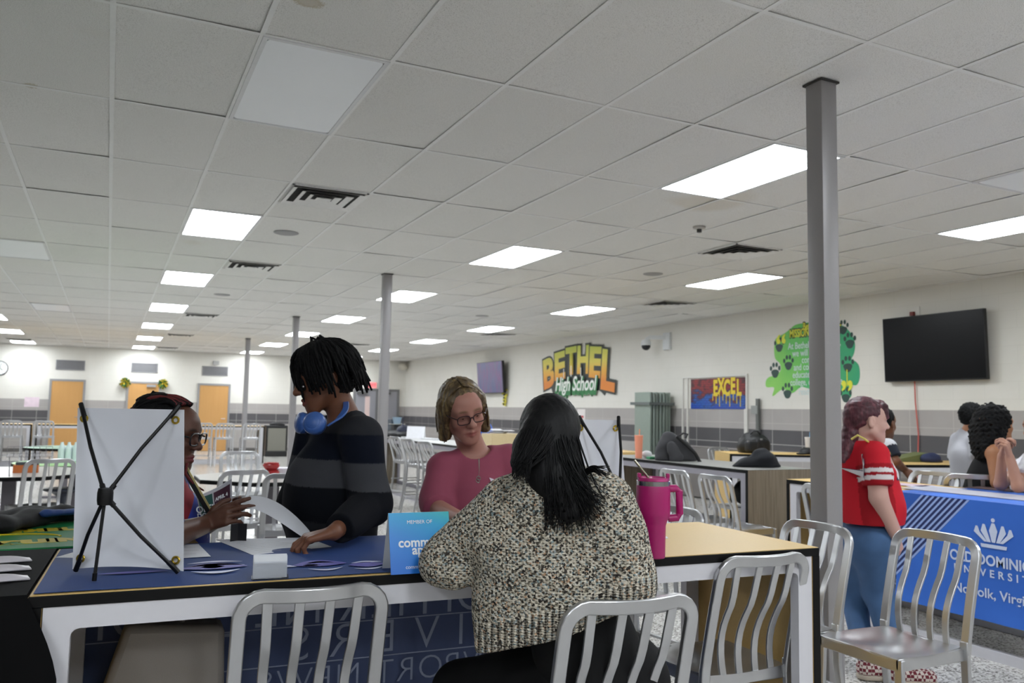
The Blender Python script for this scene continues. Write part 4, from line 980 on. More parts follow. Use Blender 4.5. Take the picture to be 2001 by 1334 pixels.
BLKROD = mat('black fibreglass rod', '09090b', .4, spec=.3)
BRASS = mat('brass grommet', 'b59a3a', .3, .9)
t = NT('banner back'); co = t.coord(); t.color(t.mix(t.noise(co, 14, 2), 'cfd1d8', 'c9cbd3')); t.b.inputs['Roughness'].default_value = .55; t.b.inputs['Transmission Weight'].default_value = 0; BANM = t.m
def x_banner(label, pc, head, W, Hh, lean=.06, hubz=.5, shear=0.):
    """small tabletop banner on crossed rods, seen from its back; pc = world point under the panel's centre, head = direction its back faces"""
    t = thing('banner_stand', label, 'banner', tuple(pc)); t.rotation_euler = (0, 0, math.atan2(head[1], head[0])+PI/2)
    a = W/2; yy = lambda z: .03+lean*z
    def sheet(u, v):
        x = (u-.5)*W; z = .006+v*Hh; k = (u-.5)*2; kk = (v-.5)*2
        return x+shear*v, yy(v)+.035*(1-abs(k)**1.5)*(1-abs(kk)**2)+.006*abs(k*kk)**3*0, z+(-.012 if False else 0)-.01*(1-k*k)*(v < .5)*(1-v*2)*-1
    MB().grid(sheet, 24, 30, .0006).build('panel', BANM, t, True)
    hub = Vector((-.012+shear*hubz, -.055, hubz*Hh)); o = MB().lathe([(.001, -.024), (.018, -.022), (.02, -.01), (.02, .01), (.018, .022), (.001, .024)], 12, M=Matrix.Translation(hub)).build('hub', BLKROD, t, True)
    for sx, v in ((-1, 1), (1, 1), (-1, 0), (1, 0)):
        e = Vector((sx*(a-.012)+shear*v, yy(v)-.006, .006+v*Hh+(.012 if v else -.002))); mid = hub.lerp(e, .5)+Vector((0, -.012, .004 if v else 0))
        MB().tube([hub, mid, e], .0050, 8).tube([hub, hub.lerp(e, .12)], .0072, 8).tube([e.lerp(hub, .14), e], .007, 8).build('rod', BLKROD, t, True)
        m = MB(); g = Vector((sx*(a-.022)+shear*v, yy(v)-.003+.0, .006+v*Hh+(-.03 if v else .03)))
        m.tube([g+Vector((.009*math.cos(q), 0, .009*math.sin(q))) for q in np.linspace(0, 2*PI, 15)[:-1]], .0035, 6, closed=True).build('grommet', BRASS, t, True)
    MB().tube([hub, Vector((-.035, -.085, .0))], .0045, 8).tube([Vector((-.0345, -.0845, .02)), Vector((-.035, -.085, .0))], .006, 8).build('rod', BLKROD, t, True)
    return t
pl, pr = PZ(141, 1119, TZ+.004), PZ(352, 1123, TZ+.004); pcm = (pl+pr)/2; dd = (pr-pl).normalized(); hd = Vector((dd.y, -dd.x, 0))
ht = (PD(250, 800, CF.dot(pcm-CO)+.03).z-TZ-.01)
x_banner('white backed mini X-frame banner standing at the left end of the foreground table', pcm+hd*.02+Vector((0, 0, .002)), hd, (pr-pl).length+.01, ht, hubz=.485, shear=-.045)
p2 = PZ(1196, 1072, TZ); h2 = Vector((IMR.x*.5+IMT.x*.86, IMR.y*.5+IMT.y*.86, 0))
p2.z = TZ+.001
b2 = x_banner('second mini X-frame banner behind the woman in the speckled sweater, left of the pink tumbler', p2, h2, .20, PD(1198, 822, CF.dot(p2-CO)).z-TZ-.005, hubz=.46, shear=.0)
# tent sign
def gradient_mat(name, stops, axis, lo, hi, rough=.35):
    t = NT(name); sp = t.n('ShaderNodeSeparateXYZ'); t.l(t.coord(), sp.inputs[0])
    f = t.math('DIVIDE', t.math('SUBTRACT', t.math('ADD', sp.outputs[2], t.math('MULTIPLY', sp.outputs[0], .35)), lo), hi-lo, True); t.color(t.ramp(f, stops)); t.b.inputs['Roughness'].default_value = rough; return t.m
s0, s1 = PZ(764, 1123, TZ+.003), PZ(882, 1116, TZ+.003); sw = (s1-s0).length*1.02; sh = PD(758, 1008, CF.dot(s0-CO)+.02).z-TZ
t = thing('tent_sign', 'folded blue common app tent sign on the navy cloth', 'sign', tuple(s0)); t.rotation_euler = (0, 0, math.atan2((s1-s0).y, (s1-s0).x)); tent = t
tl_ = .05; WHP = mat('white card', 'd5d8dd', .5, var=.02)
MB().add([(0, 0, 0), (sw, 0, 0), (sw, tl_, sh), (0, tl_, sh), (0, .002, 0), (sw, .002, 0), (sw, tl_+.002, sh), (0, tl_+.002, sh)], [(0, 1, 2, 3), (7, 6, 5, 4), (0, 3, 7, 4), (1, 5, 6, 2), (3, 2, 6, 7), (0, 4, 5, 1)]).build('front_card', gradient_mat('app blue', [(0, '1568c8'), (.45, '2a7fd0'), (.8, '2f9fcf'), (1, '3fb3b8')], 2, 0, sh+.06), t)
MB().add([(0, 2*tl_, 0), (sw, 2*tl_, 0), (sw, tl_+.002, sh), (0, tl_+.002, sh), (0, 2*tl_+.002, 0), (sw, 2*tl_+.002, 0), (sw, tl_+.004, sh), (0, tl_+.004, sh)], [(0, 1, 2, 3), (7, 6, 5, 4), (0, 3, 7, 4), (1, 5, 6, 2), (3, 2, 6, 7), (0, 4, 5, 1)]).build('rear_card', WHP, t)
sl = Vector((0, tl_, sh)).normalized(); sn = Vector((0, -sl.z, sl.y)); WT = mat('white ink', 'e3e7ea', .5)
for s_, sz, v, ft in (('MEMBER OF', .0145, .875, .0), ('common', .037, .52, .0009), ('app', .037, .39, .0009), ('commonapp.org', .0145, .11, .0)):
    p = Vector((sw*.5, 0, 0))+sl*(v*sh)+sn*.0012; text('lettering', s_, sz, frame(p, (1, 0, 0), sl, sn), WT, t, .0003, ft)
# business card holder
c0, c1 = PZ(491, 1133, TZ+.003), PZ(564, 1130, TZ+.003)
t = thing('card_holder', 'clear business card holder full of white cards on the navy cloth', 'card holder', tuple((c0+c1)/2)); t.rotation_euler = (0, 0, math.atan2((c1-c0).y, (c1-c0).x)); cw = (c1-c0).length/2
q = NT('clear acrylic'); q.color('f4f6fa'); q.b.inputs['Transmission Weight'].default_value = 1; q.b.inputs['Roughness'].default_value = .05; q.b.inputs['IOR'].default_value = 1.3; ACR = q.m
MB().box((-cw, -.0, 0), (cw, .045, .004)).box((-cw, -.004, 0), (cw, -.001, .048)).box((-cw, .042, 0), (cw, .045, .045)).build('tray', ACR, t)
m = MB(); rk = random.Random(2)
for k in range(16): Mx = Matrix.Translation((0, .003+.0024*k, .004)) @ Matrix.Rotation(-.12-.004*k, 4, 'X'); m.box((-cw+.004+rk.uniform(-.001, .001), 0, 0), (cw-.005, .0016, .056), Mx)
m.build('business_cards', mat('white card', 'd5d8dd', .5), t)
# sheets of paper
PAP = mat('white paper', 'd6d8df', .6, var=.02); INK = mat('grey ink', '8c8c93', .6)
def sheet_on_table(label, pxs, z=.0035, lines=0, name='paper_sheet', m_=None):
    P = [PZ(*p, TZ+z) for p in pxs]; c = sum(P, Vector())/4; o = [(p-c) for p in P]
    m = MB(); m.prism([(p.x, p.y) for p in o], 0, .0006); t = tag(m.build(name, m_ or PAP, loc=tuple(c)), label, 'paper')
    if lines:
        m = MB()
        for k in range(lines):
            v = (k+1)/(lines+1); A = o[0].lerp(o[3], v).lerp(o[1].lerp(o[2], v), .12); B = o[0].lerp(o[3], v).lerp(o[1].lerp(o[2], v), .8 if k % 3 else .6)
            n_ = (B-A).normalized().cross(Vector((0, 0, 1)))*.0016; m.add([A-n_+Vector((0, 0, .0008)), B-n_+Vector((0, 0, .0008)), B+n_+Vector((0, 0, .0008)), A+n_+Vector((0, 0, .0008))], [(0, 1, 2, 3)])
        m.build('printed_line', INK, t)
    return t
sheet_on_table('large white printed sheet lying in front of the student', [(493, 1084), (648, 1068), (600, 1050), (420, 1054)], lines=9)
sheet_on_table('white sheet with black handwriting half behind the left banner', [(356, 1090), (412, 1087), (388, 1063), (330, 1065)], lines=3)
sheet_on_table('small white paper corner at the left end of the navy cloth', [(108, 1089), (170, 1090), (170, 1080), (143, 1079)])
sheet_on_table('small white slip on the bare yellow tabletop beside the tumbler', [(1288, 1051), (1306, 1052), (1303, 1048), (1287, 1048)], z=.001)
A, B = PZ(384, 1078, TZ+.006), PZ(372, 1066, TZ+.006)
# page being lifted between the two people
pa, pb, pm = PD(470, 992, 2.96), PZ(608, 1058, TZ+.006), PD(520, 985, 2.96)
def page(u, v):
    t_ = u; a_, b_ = Vector(pa), Vector(pb); m_ = Vector(PD(527, 968, 2.97)); m2 = Vector(PD(585, 1030, 2.95))
    p = a_*(1-t_)**3+m_*3*t_*(1-t_)**2+m2*3*t_*t_*(1-t_)+b_*t_**3
    return p+IMT*(-.10*v)+Vector((0, 0, .022*v-.03*(1-v)*math.sin(PI*t_)))-IMR*(.03*v)
tag(MB().grid(page, 22, 8, .0005).build('curled_page', PAP, smooth=True), 'curled white page held up between the seated woman and the student', 'paper')
# folded dark leaflet standing at the back edge
q = PZ(466, 1060, TZ); t = thing('leaflet', 'small folded black leaflet standing behind the white sheet', 'leaflet', (q.x, q.y+.02, TZ+.003))
for sx, an in ((-1, .5), (1, -.5)):
    M_ = Matrix.Rotation(an, 4, 'Z'); MB().box((0 if sx > 0 else -.03, 0, 0), (.03 if sx > 0 else 0, .002, .06), M_).build('leaf', mat('leaflet black', '17171a', .4), t)
# tumbler
q = PZ(1276, 1091, TZ); D_ = CF.dot(q-CO); s_ = D_/F_PX
t = thing('tumbler', 'large pink insulated tumbler with handle and metal straw', 'tumbler', (q.x, q.y, TZ+.004))
PINK = mat('magenta powder coat', 'a01260', .38, var=.04, scale=300, bump=.05); STL = mat('polished steel rim', 'b9b9bb', .18, 1)
hh = (1090-935)*s_; r_ = 33*s_
MB().lathe([(.001, 0), (.0375, 0), (.039, .004), (.041, hh*.40), (.044, hh*.44), (r_*.97, hh*.52), (r_, hh*.56), (r_, hh*.885), (r_*.98, hh*.9)], 40).build('body', PINK, t, True, angle=70)
MB().lathe([(r_*.97, hh*.895), (r_*.99, hh*.9), (r_*.99, hh*.955), (r_*.94, hh*.96)], 40).build('steel_rim', STL, t, True)
q_ = NT('clear pink lid'); q_.color('d84a98'); q_.b.inputs['Transmission Weight'].default_value = .6; q_.b.inputs['Roughness'].default_value = .12; LID = q_.m
o = MB().lathe([(.001, hh*.965), (r_*.9, hh*.965), (r_*.93, hh*.95), (r_*.96, hh*.96), (r_*.96, hh*1.0), (r_*.9, hh*1.0), (r_*.88, hh*.985), (.001, hh*.985)], 40).build('lid', LID, t, True)
m = MB()
for sgn in (-1, 1): m.cbox((sgn*r_*.85, 0, hh*1.02), (.012, .02, .016), Matrix.Rotation(math.atan2(IMR.y, IMR.x), 4, 'Z'))
m.build('lid_tab', PINK, o, bevel=.003)
hx = Vector((IMR.x, IMR.y, 0))
MB().tube([hx*(r_*.9)+Vector((0, 0, hh*.86)), hx*(r_+.018)+Vector((0, 0, hh*.865)), hx*(r_+.03)+Vector((0, 0, hh*.83)), hx*(r_+.031)+Vector((0, 0, hh*.55)), hx*(r_+.024)+Vector((0, 0, hh*.5)), hx*(r_*.9)+Vector((0, 0, hh*.49))], .0125, 12).build('handle', PINK, t, True)
MB().tube([Vector((-.012, 0, hh*.5)), -hx*.012+Vector((0, 0, hh*.97)), -hx*.062+Vector((0, 0, hh*1.21))], .0045, 10).build('straw', mat('straw steel', 'a9a291', .2, 1), t, True)
P = [PZ(*p, TZ) for p in ((1240, 1094), (1315, 1091), (1308, 1083), (1250, 1085))]
# black cloth table at the left end
BC = mat('black tablecloth', '060607', .85, scale=500, bump=.2, bdist=.0005, spec=.12)
L0, L1 = tl(PZ(55, 1165, TZ))[0]-1.7, -TLn/2-.004
t = thing('draped_table', 'table under a black cloth at the left end of the foreground table', 'table', (tc+ux*((L0+L1)/2)+uy*.0).to_tuple()); t.rotation_euler = (0, 0, TA); hw = (L1-L0)/2
dk = t
for sx in (-1, 1):
    for sy in (-1, 1): MB().box((sx*(hw-.08)-.02, sy*.3-.02, 0), (sx*(hw-.08)+.02, sy*.3+.02, .89)).build('leg', GRY, t)
MB().box((-hw, -hb+.01, .88), (hw-.003, hb-.0, TZ-.003)).build('tabletop', EDG, t)
blc = thing('black_cloth', 'black cloth draped over the left table down to the floor', 'tablecloth', t.location); blc.rotation_euler = (0, 0, TA)
def bc(u, v):
    x = -hw+2*hw*u; s__ = v*(2*hb+.86)
    if s__ < 2*hb: return x, hb-s__, TZ+.001
    d = s__-2*hb; k = min(1, d/.2); fl_ = .05*math.sin(d*7.5)*(u**6)
    return x+.012*k*math.sin(9*x)+fl_+.02*(u**6)*k, -hb-.006-.025*k-.02*k*math.sin(x*16+1), TZ+.001-d
MB().grid(bc, 60, 40, .0015).build('cloth', BC, blc, True)
PK = mat('silver white packet', 'c4bfc6', .35, .1, scale=25, var=.15, bump=.4, bdist=.004)
for k, (px, py, lb) in enumerate(((10, 1099, 'white foil packet on the black cloth, farthest of three'), (6, 1116, 'white foil packet on the black cloth, middle of three'), (0, 1136, 'white foil packet on the black cloth, nearest of three'))):
    q = PZ(px, py, TZ+.002); m = MB()
    def pk(u, v, a=.085, b=.03): x = (u-.5)*2; y = (v-.5)*2; return a*x, b*y*(1-.1*abs(x)**3), .004+.014*(1-abs(x)**2.5)*(1-abs(y)**2)
    m.grid(pk, 10, 8, .003); o = tag(m.build('packet', PK, smooth=True, loc=(q.x-.02, q.y, TZ+.003)), lb, 'packet', 'foil packets'); o.rotation_euler = (0, 0, .2)
# jacket on the green table
g = SDF(); q = [PZ(*p, TZ+.03) for p in ((-70, 1030), (0, 1025), (60, 1012), (120, 1003), (160, 1003))]
for i in range(4): g.cap(q[i], q[i+1], .055, .05 if i < 3 else .03, .04, ((0, 0, 1), .55))
g.cap(q[0]+Vector((0, .12, 0)), q[2]+Vector((0, .12, .01)), .06, .05, .04, ((0, 0, 1), .5)); g.disp = folds(.009, 38, 3); g.cut((0, 0, TZ+.002), (0, 0, -1))
jk = thing('jacket', 'black jacket heaped on the green table', 'jacket', (q[1].x, q[1].y, TZ))
g.build('fabric', mat('black fabric', '0b0b0d', .8, scale=200, bump=.3), jk, .008, tuple(jk.location))
g = SDF(); g.cap(PZ(90, 1003, TZ+.05), PZ(160, 998, TZ+.04), .025, .02, .02, ((0, 0, 1), .6)); g.disp = folds(.004, 50, 8); g.build('blue_lining', mat('blue lining', '1f3f7a', .7), jk, .008, tuple(jk.location))

# ---------------------------------------------------------------- blue university tablecloth on the right-hand counter
CX = 4.65-.004; p1, p2, p3 = PX(1802, 966, CX), PX(1765, 1006, CX), PX(1897, 974, CX)
yL = PX(1750, 1000, CX).y; zB = .225
t = NT('university blue cloth'); co = t.coord('Object'); sp = t.n('ShaderNodeSeparateXYZ'); t.l(co, sp.inputs[0])
slope = (-(p2.y)+p1.y)/(p2.z-p1.z)       # change along the cloth per metre of height
s1_ = t.math('SUBTRACT', t.math('SUBTRACT', t.math('MULTIPLY', sp.outputs[1], -1), -p1.y), t.math('MULTIPLY', t.math('SUBTRACT', sp.outputs[2], p1.z), slope))
wdt = -(p3.y)+p1.y; fr_ = t.math('FRACT', t.math('MULTIPLY', t.math('DIVIDE', s1_, wdt), 8.5)); ins = t.math('MULTIPLY', t.math('MULTIPLY', t.math('GREATER_THAN', s1_, 0), t.math('LESS_THAN', s1_, wdt)), t.math('LESS_THAN', sp.outputs[2], .905))
stripe = t.mix(t.math('LESS_THAN', fr_, .45), '16265a', '8fa6d8'); nz = t.noise(co, 5, 3)
plain = t.mix(nz, '2f6bcb', '2a61bd'); left = t.mix(t.math('LESS_THAN', s1_, 0), plain, '2254a6')
t.color(t.mix(ins, left, stripe)); t.b.inputs['Roughness'].default_value = .75; t.bump(t.noise(co, 700, 1), .15, .0006)
uc = thing('university_cloth', 'bright blue Old Dominion University tablecloth with crown emblem', 'tablecloth', (0, 0, 0))
yR = 2.34; xw = 5.41
def ocl(u, v):
    y = yL+(yR-yL)*u; s__ = v*(.91-zB+.74)
    if s__ > .91-zB: return 4.65+(s__-(.91-zB)), y, .9135
    z = zB+s__; k = max(0, (.36-z)/.2); return CX-.006-.014*k*(1+math.sin(y*17))*k-.012*k, y, z
MB().grid(ocl, 60, 48, .0012).build('cloth', t.m, uc, True)
OW = mat('cloth white print', 'c8d3e8', .6); tyc = PX(1943, 1050, CX).y
def otext(s_, py, sz, sx, fat, space=1.): p = PX(1943, py, CX-.012); text('lettering', s_, sz, frame((CX-.0085, tyc, p.z), UW, VW_, NW), OW, uc, .0004, fat, sx=sx, space=space)
wdy = 2*(PX(1853, 1083, CX).y-tyc)
otext('OLD DOMINION', 1098, .085, wdy/(.085*8.0), .002); otext('UNIVERSITY', 1123, .06, 1.0, .0012, 1.7); otext('Norfolk, Virginia', 1163, .078, 1.0, .001)
m = MB(); zc = PX(1943, 1066, CX).z; R_ = frame((CX-.0085, tyc, zc), UW, VW_, NW)
m.prism([(-.075, -.015), (.075, -.015), (.08, .005), (-.08, .005)], 0, .001, R_)
for k, (x, w_, h_) in enumerate(((-.075, .02, .085), (-.042, .022, .1), (0, .028, .11), (.042, .022, .1), (.075, .02, .085))):
    tt = x*1.35; m.prism([(x*.62-.01, .018), (x*.62+.01, .018), (tt+w_*.9, .018+h_*.6), (tt+w_*.3, .018+h_), (tt-w_*.3, .018+h_), (tt-w_*.9, .018+h_*.6)], 0, .001, R_)
m.prism([(.012*math.cos(q), .145+.012*math.sin(q)) for q in np.linspace(0, 2*PI, 13)[:-1]], 0, .001, R_); m.build('crown_emblem', OW, uc)
def flat_things(specs, name, cat):
    for px, py, w_, d_, rz, hx_, lb, hexc in specs:
        q = PZ(px, py, TZ+.005); o = MB().box((-w_/2, -d_/2, 0), (w_/2, d_/2, hx_)).build(name, mat('paper '+hexc, hexc, .5, scale=8, var=.12), loc=(q.x, q.y, TZ+.0055)); o.rotation_euler = (0, 0, rz); tag(o, lb, cat)
flat_things([(1775, 947, .2, .28, .2, .002, 'glossy leaflet on the yellow tabletop beside the girl in red', 'c9b3c0'), (1830, 953, .22, .3, .1, .002, 'white paper on the blue cloth near the striped corner', 'c5cbe0'), (1915, 965, .32, .9, .03, .004, 'patterned pale brochure strip along the front of the blue cloth', 'a9a9b5'), (1975, 958, .2, .5, .1, .004, 'dark photo brochure on the blue cloth in front of the clasped hands', '5f4c4c')], 'brochure', 'paper')

# ---------------------------------------------------------------- bags, cups and small things farther back
def sdf_thing(name, label, cat, g, part, m_, h, group=None, z0=None):
    lo, hi = g.bounds(); t = thing(name, label, cat, ((lo[0]+hi[0])/2, (lo[1]+hi[1])/2, z0 if z0 is not None else lo[2]), 0, group); g.build(part, m_, t, h, tuple(t.location)); return t
GB = mat('grey backpack fabric', '3a3a3d', .8, scale=250, bump=.3); BB_ = mat('black nylon', '0c0c0f', .6, scale=200, bump=.2)
g = SDF(); D_ = CF.dot(PX(1328, 893, 5.33)-CO)
for a_, b_, r0, r1 in (((1300, 893), (1345, 895), .11, .1), ((1302, 870), (1330, 880), .1, .11), ((1310, 852), (1318, 868), .05, .09)): g.cap(PD(*a_, D_), PD(*b_, D_), r0, r1, .06, (heading(0, 1), .85))
g.cap(PD(1312, 872, D_-.13), PD(1322, 893, D_-.14), .06, .07, .02, (heading(0, 1), .5)); g.disp = folds(.013, 24, 5); g.cut((0, 0, TZ+.002), (0, 0, -1)); bag = sdf_thing('backpack', 'grey backpack slumped on the dark grey counter table', 'backpack', g, 'bag_body', GB, .012, z0=TZ)
o = np.array(bag.location)
MB().tube([V3(PD(*p, D_-.12))-o for p in ((1322, 852), (1340, 868), (1358, 885), (1368, 903), (1372, 908))], .018, 8).build('shoulder_strap', BB_, bag, True)
MB().tube([V3(PD(*p, D_-.05))-o for p in ((1325, 853), (1335, 846), (1344, 848), (1340, 856))], .01, 8).build('grab_handle', BB_, bag, True)
g = SDF(); D_ = 10.7
g.ell(PD(1474, 868, D_), (.185, .15, .15), .05); g.ell(PD(1458, 872, D_), (.12, .13, .11), .05); g.ell(PD(1486, 872, D_), (.13, .13, .12), .05); g.ell(PD(1466, 852, D_), (.10, .08, .05), .03); g.box(PD(1472, 872, D_), (.12, .19, .10), .03, .03); g.disp = folds(.008, 30, 6); g.cut((0, 0, TZ+.002), (0, 0, -1))
bk2 = sdf_thing('backpack', 'black backpack on the yellow counter under the steel post', 'backpack', g, 'bag_body', BB_, .014, z0=TZ)
o = np.array(bk2.location); g = SDF(); g.box(PD(1474, 872, 10.53), (.13, .05, .07), .03, .02); g.build('front_pocket', BB_, bk2, .012, tuple(bk2.location))
MB().tube([V3(PD(*p, 10.6))-o for p in ((1466, 848), (1472, 842), (1480, 842), (1486, 849))], .012, 8).build('grab_handle', BB_, bk2, True)
MB().cbox(tuple(V3(PD(1462, 862, 10.47))-o), (.03, .012, .02)).cbox(tuple(V3(PD(1488, 858, 10.47))-o), (.03, .012, .02)).build('buckle', MET, bk2)
g = SDF(); D_ = CF.dot(PX(1490, 905, 5.5)-CO)
g.cap(PD(1455, 910, D_), PD(1495, 900, D_), .07, .09, .05); g.cap(PD(1485, 893, D_), PD(1500, 905, D_), .07, .06, .05); g.cap(PD(1505, 908, D_), PD(1524, 912, D_), .05, .035, .03); g.cap(PD(1440, 918, D_), PD(1460, 905, D_), .05, .06, .03); g.cap(PD(1483, 890, D_), PD(1494, 882, D_), .05, .03, .03); g.disp = folds(.018, 30, 9); g.cut((0, 0, TZ+.002), (0, 0, -1))
sdf_thing('jacket', 'dark jacket and bag heaped at the far end of the dark grey table', 'jacket', g, 'fabric', mat('dark navy cloth', '10131a', .8), .014, z0=TZ)
g = SDF(); D_ = 8.3; g.ell(PD(1455, 962, D_), (.13, .1, .12), .05); g.disp = folds(.008, 24, 2)
sdf_thing('backpack', 'black bag on a chair seat under the dark grey table', 'backpack', g, 'bag_body', BB_, .014)
q = PD(1452, 980, 8.3); tag(MB().box((-.22, -.22, 0), (.22, .22, .03)).box((-.2, -.2, -.45), (-.17, -.17, 0)).box((.17, -.2, -.45), (.2, -.17, 0)).box((-.2, .17, -.45), (-.17, .2, 0)).box((.17, .17, -.45), (.2, .2, 0)).build('stool', mat('white stool', 'c5c5c8', .4), loc=(q.x, q.y, .46)), 'white metal stool holding the black bag under the dark table', 'stool')
def cup(label, px, py, D, r, h, colr, straw=None, lid=None, trans=.0, name='cup', z=TZ):
    q = PZ(px, py, z); 
    if D: q = PD(px, py, D); q.z = z
    t = thing(name, label, 'cup', (q.x, q.y, z+.001)); m_ = mat('cup '+colr, colr, .3, trans=trans)
    MB().lathe([(.001, 0), (r*.75, 0), (r*.8, .005), (r, h), (r*.94, h), (r*.72, .008), (.001, .008)], 24).build('body', m_, t, True, angle=60)
    MB().lathe([(.001, h+.006), (r*1.02, h+.004), (r*1.05, h-.004), (r*.9, h-.006)], 24).build('lid', mat('lid '+(lid or colr), lid or colr, .3), t, True)
    if straw: MB().tube([(0, 0, h*.2), (.01, 0, h+.07)], .005).build('straw', mat('straw '+straw, straw, .4), t, True)
    return t
cup('coral ridged cup with straw on the dark grey counter', 1248, 900, CF.dot(PX(1248, 900, 5.13)-CO), .045, .24, 'ef9a7d', 'e58a5e')
cup('white tumbler with blue straw on the yellow counter left of the near column', 1582, 879, 10.7, .058, .21, 'c9c4be', '6fb0e0', 'd9d5d0')
g = SDF(); q = PD(1577, 884, 10.55); g.ell((q.x, q.y, TZ+.03), (.1, .09, .06), .02); g.ell((q.x-.12, q.y-.02, TZ+.01), (.07, .07, .012), .02); g.cut((0, 0, TZ+.002), (0, 0, -1)); sdf_thing('cap', 'black cap beside the white tumbler on the yellow counter', 'cap', g, 'crown', BB_, .012, z0=TZ)
q = PX(1274, 898, 5.17); tag(MB().box((-.05, -.04, 0), (.05, .04, .028)).build('green_box', mat('green tin', '2f7d55', .4), loc=(q.x, q.y, TZ+.001), bevel=.006), 'small green tin on the dark grey counter', 'box')
q = PX(1264, 893, 5.25); tag(MB().ball((0, 0, .04), (.06, .05, .04), 14, 8).build('crumpled_bag', mat('white wrap', 'd8dadd', .6, scale=20, bump=.5), smooth=True, loc=(q.x, q.y, TZ+.001)), 'crumpled white wrapper beside the coral cup', 'wrapper')
# right-hand counter by the mural wall
q = PZ(1780, 902, TZ); t = tag(MB().prism([(-.22, 0), (.2, 0), (.22, .1), (-.12, .03)], -.12, .12, frame((0, 0, 0), (1, 0, 0), (0, 0, 1), (0, -1, 0))).build('folder', mat('olive folder', '5b6238', .7), loc=(q.x, q.y+.1, TZ+.002)), 'olive green folder lying on the yellow counter by the mural wall', 'folder'); t.rotation_euler = (0, 0, -.3)
g = SDF(); q = PZ(1822, 904, TZ); g.ell((q.x+.1, q.y+.1, TZ+.04), (.13, .1, .07), .04); g.disp = folds(.008, 30, 4); g.cut((0, 0, TZ+.002), (0, 0, -1)); sdf_thing('pouch', 'navy cloth pouch beside the olive folder', 'pouch', g, 'fabric', mat('navy pouch', '232c4d', .8), .012, z0=TZ)
g = SDF(); q = PZ(1842, 904, TZ); g.ell((q.x, q.y+.1, TZ+.01), (.12, .05, .03), .02); g.disp = folds(.006, 40, 4); g.cut((0, 0, TZ+.002), (0, 0, -1)); sdf_thing('clutter', 'small dark lanyard bundle near the man in grey', 'lanyard', g, 'strap', mat('dark bundle', '3d302c', .7), .01, z0=TZ)
# grey counter behind the woman in pink
q = PD(775, 845, 13.0); z_ = TZ+.001
g = SDF(); g.ell((4.62, 14.0, TZ+.05), (.25, .6, .07), .03); g.disp = folds(.01, 20, 4); g.cut((0, 0, TZ+.002), (0, 0, -1)); sdf_thing('coat', 'black coat lying along the far end of the grey counter', 'coat', g, 'fabric', BB_, .016, z0=TZ)
def boxed(name, label, cat, px, py, D, sz, hexc, z=None, rough=.5):
    q = PD(px, py, D); q.z = z if z is not None else q.z
    return tag(MB().box((-sz[0]/2, -sz[1]/2, 0), (sz[0]/2, sz[1]/2, sz[2])).build(name, mat(name+' '+hexc, hexc, rough), loc=tuple(q), bevel=.006), label, cat)
XB = 4.75
def onbar(px, D): return PX(px, 850, 4.62)
for px, D, sz, hx_, nm, lb, ct in ((768, 13.6, (.16, .25, .3), '3a4550', 'storage_bin', 'dark storage bin at the far end of the grey counter', 'bin'),):
    q = onbar(px, D); boxed(nm, lb, ct, px, 850, CF.dot(q-CO), sz, hx_, TZ+.002)
q = onbar(775, 13.0); t = thing('plastic_tub', 'clear blue plastic tub on a white tray on the grey counter', 'tub', (q.x, q.y, TZ+.22))
MB().lathe([(.001, 0), (.06, 0), (.085, .12), (.08, .12), (.056, .006), (.001, .006)], 20).build('tub', mat('tub blue', '9fb6c8', .3, trans=.4), t, True)
MB().lathe([(.001, -.012), (.12, -.012), (.15, .0), (.15, .004), (.001, -.004)], 24).build('tray', mat('tray white', 'd8d5cd', .4), t, True)
MB().box((-.08, -.08, -.218), (.08, .08, -.012)).build('stand', mat('tub stand', '2a2a2c', .6), t)
g = SDF(); q = onbar(789, 12.6); g.ell((q.x, q.y, TZ+.1), (.13, .13, .11), .04); g.cap((q.x-.03, q.y, TZ+.1), (q.x-.02, q.y, TZ+.34), .02, .012, .03); g.disp = folds(.008, 30, 7); g.cut((0, 0, TZ+.002), (0, 0, -1)); sdf_thing('handbag', 'navy handbag with upright strap on the grey counter', 'handbag', g, 'bag_body', mat('navy bag', '161b33', .6), .014, z0=TZ)
q = onbar(813, 12.0); t = tag(MB().prism([(-.06, 0), (.06, 0), (.0, .2), (-.0, .2)], -.15, .15, frame((0, 0, 0), (1, 0, 0), (0, 0, 1), (0, -1, 0))).build('table_tent', mat('tent card white', 'd8d8dc', .5), loc=(q.x, q.y, TZ+.002)), 'white folded table card standing on the grey counter', 'card'); t.rotation_euler = (0, 0, 1.0)
for k, (px, py, w_) in enumerate(((752, 850, .25), (800, 854, .22), (838, 858, .2), (858, 861, .18))):
    q = PX(px, py, 4.5+.1*k); o = MB().box((-w_/2, -.12, 0), (w_/2, .12, .02)).build('paper_tray', mat('tray paper', 'cfd0d3', .5), loc=(q.x, q.y, TZ+.002)); tag(o, ['white paper tray at the column end of the grey counter', 'white paper tray between the middle bar stools on the grey counter', 'crumpled white napkins on the grey counter', 'small white box on the grey counter beside the pink shoulder'][k], 'tray')
q = PD(980, 850, 11.2); t = thing('cardboard_box', 'tan cardboard box with papers behind the woman in pink', 'box', (q.x, q.y, TZ+.002))
MB().box((-.22, -.17, 0), (.22, .17, q.z-TZ+.02)).build('carton', mat('cardboard', 'c8b48c', .7), t)
m = MB(); rk = random.Random(3)
for k in range(6): m.cbox((rk.uniform(-.12, .12), rk.uniform(-.1, .1), q.z-TZ+.03+.008*k), (.16, .1, .006), Matrix.Rotation(rk.uniform(-.2, .2), 4, 'X'))
m.build('papers', mat('loose papers', 'd5d5d8', .6), t); bx = t
bx.location = (q.x, q.y+.0, TZ+.002)
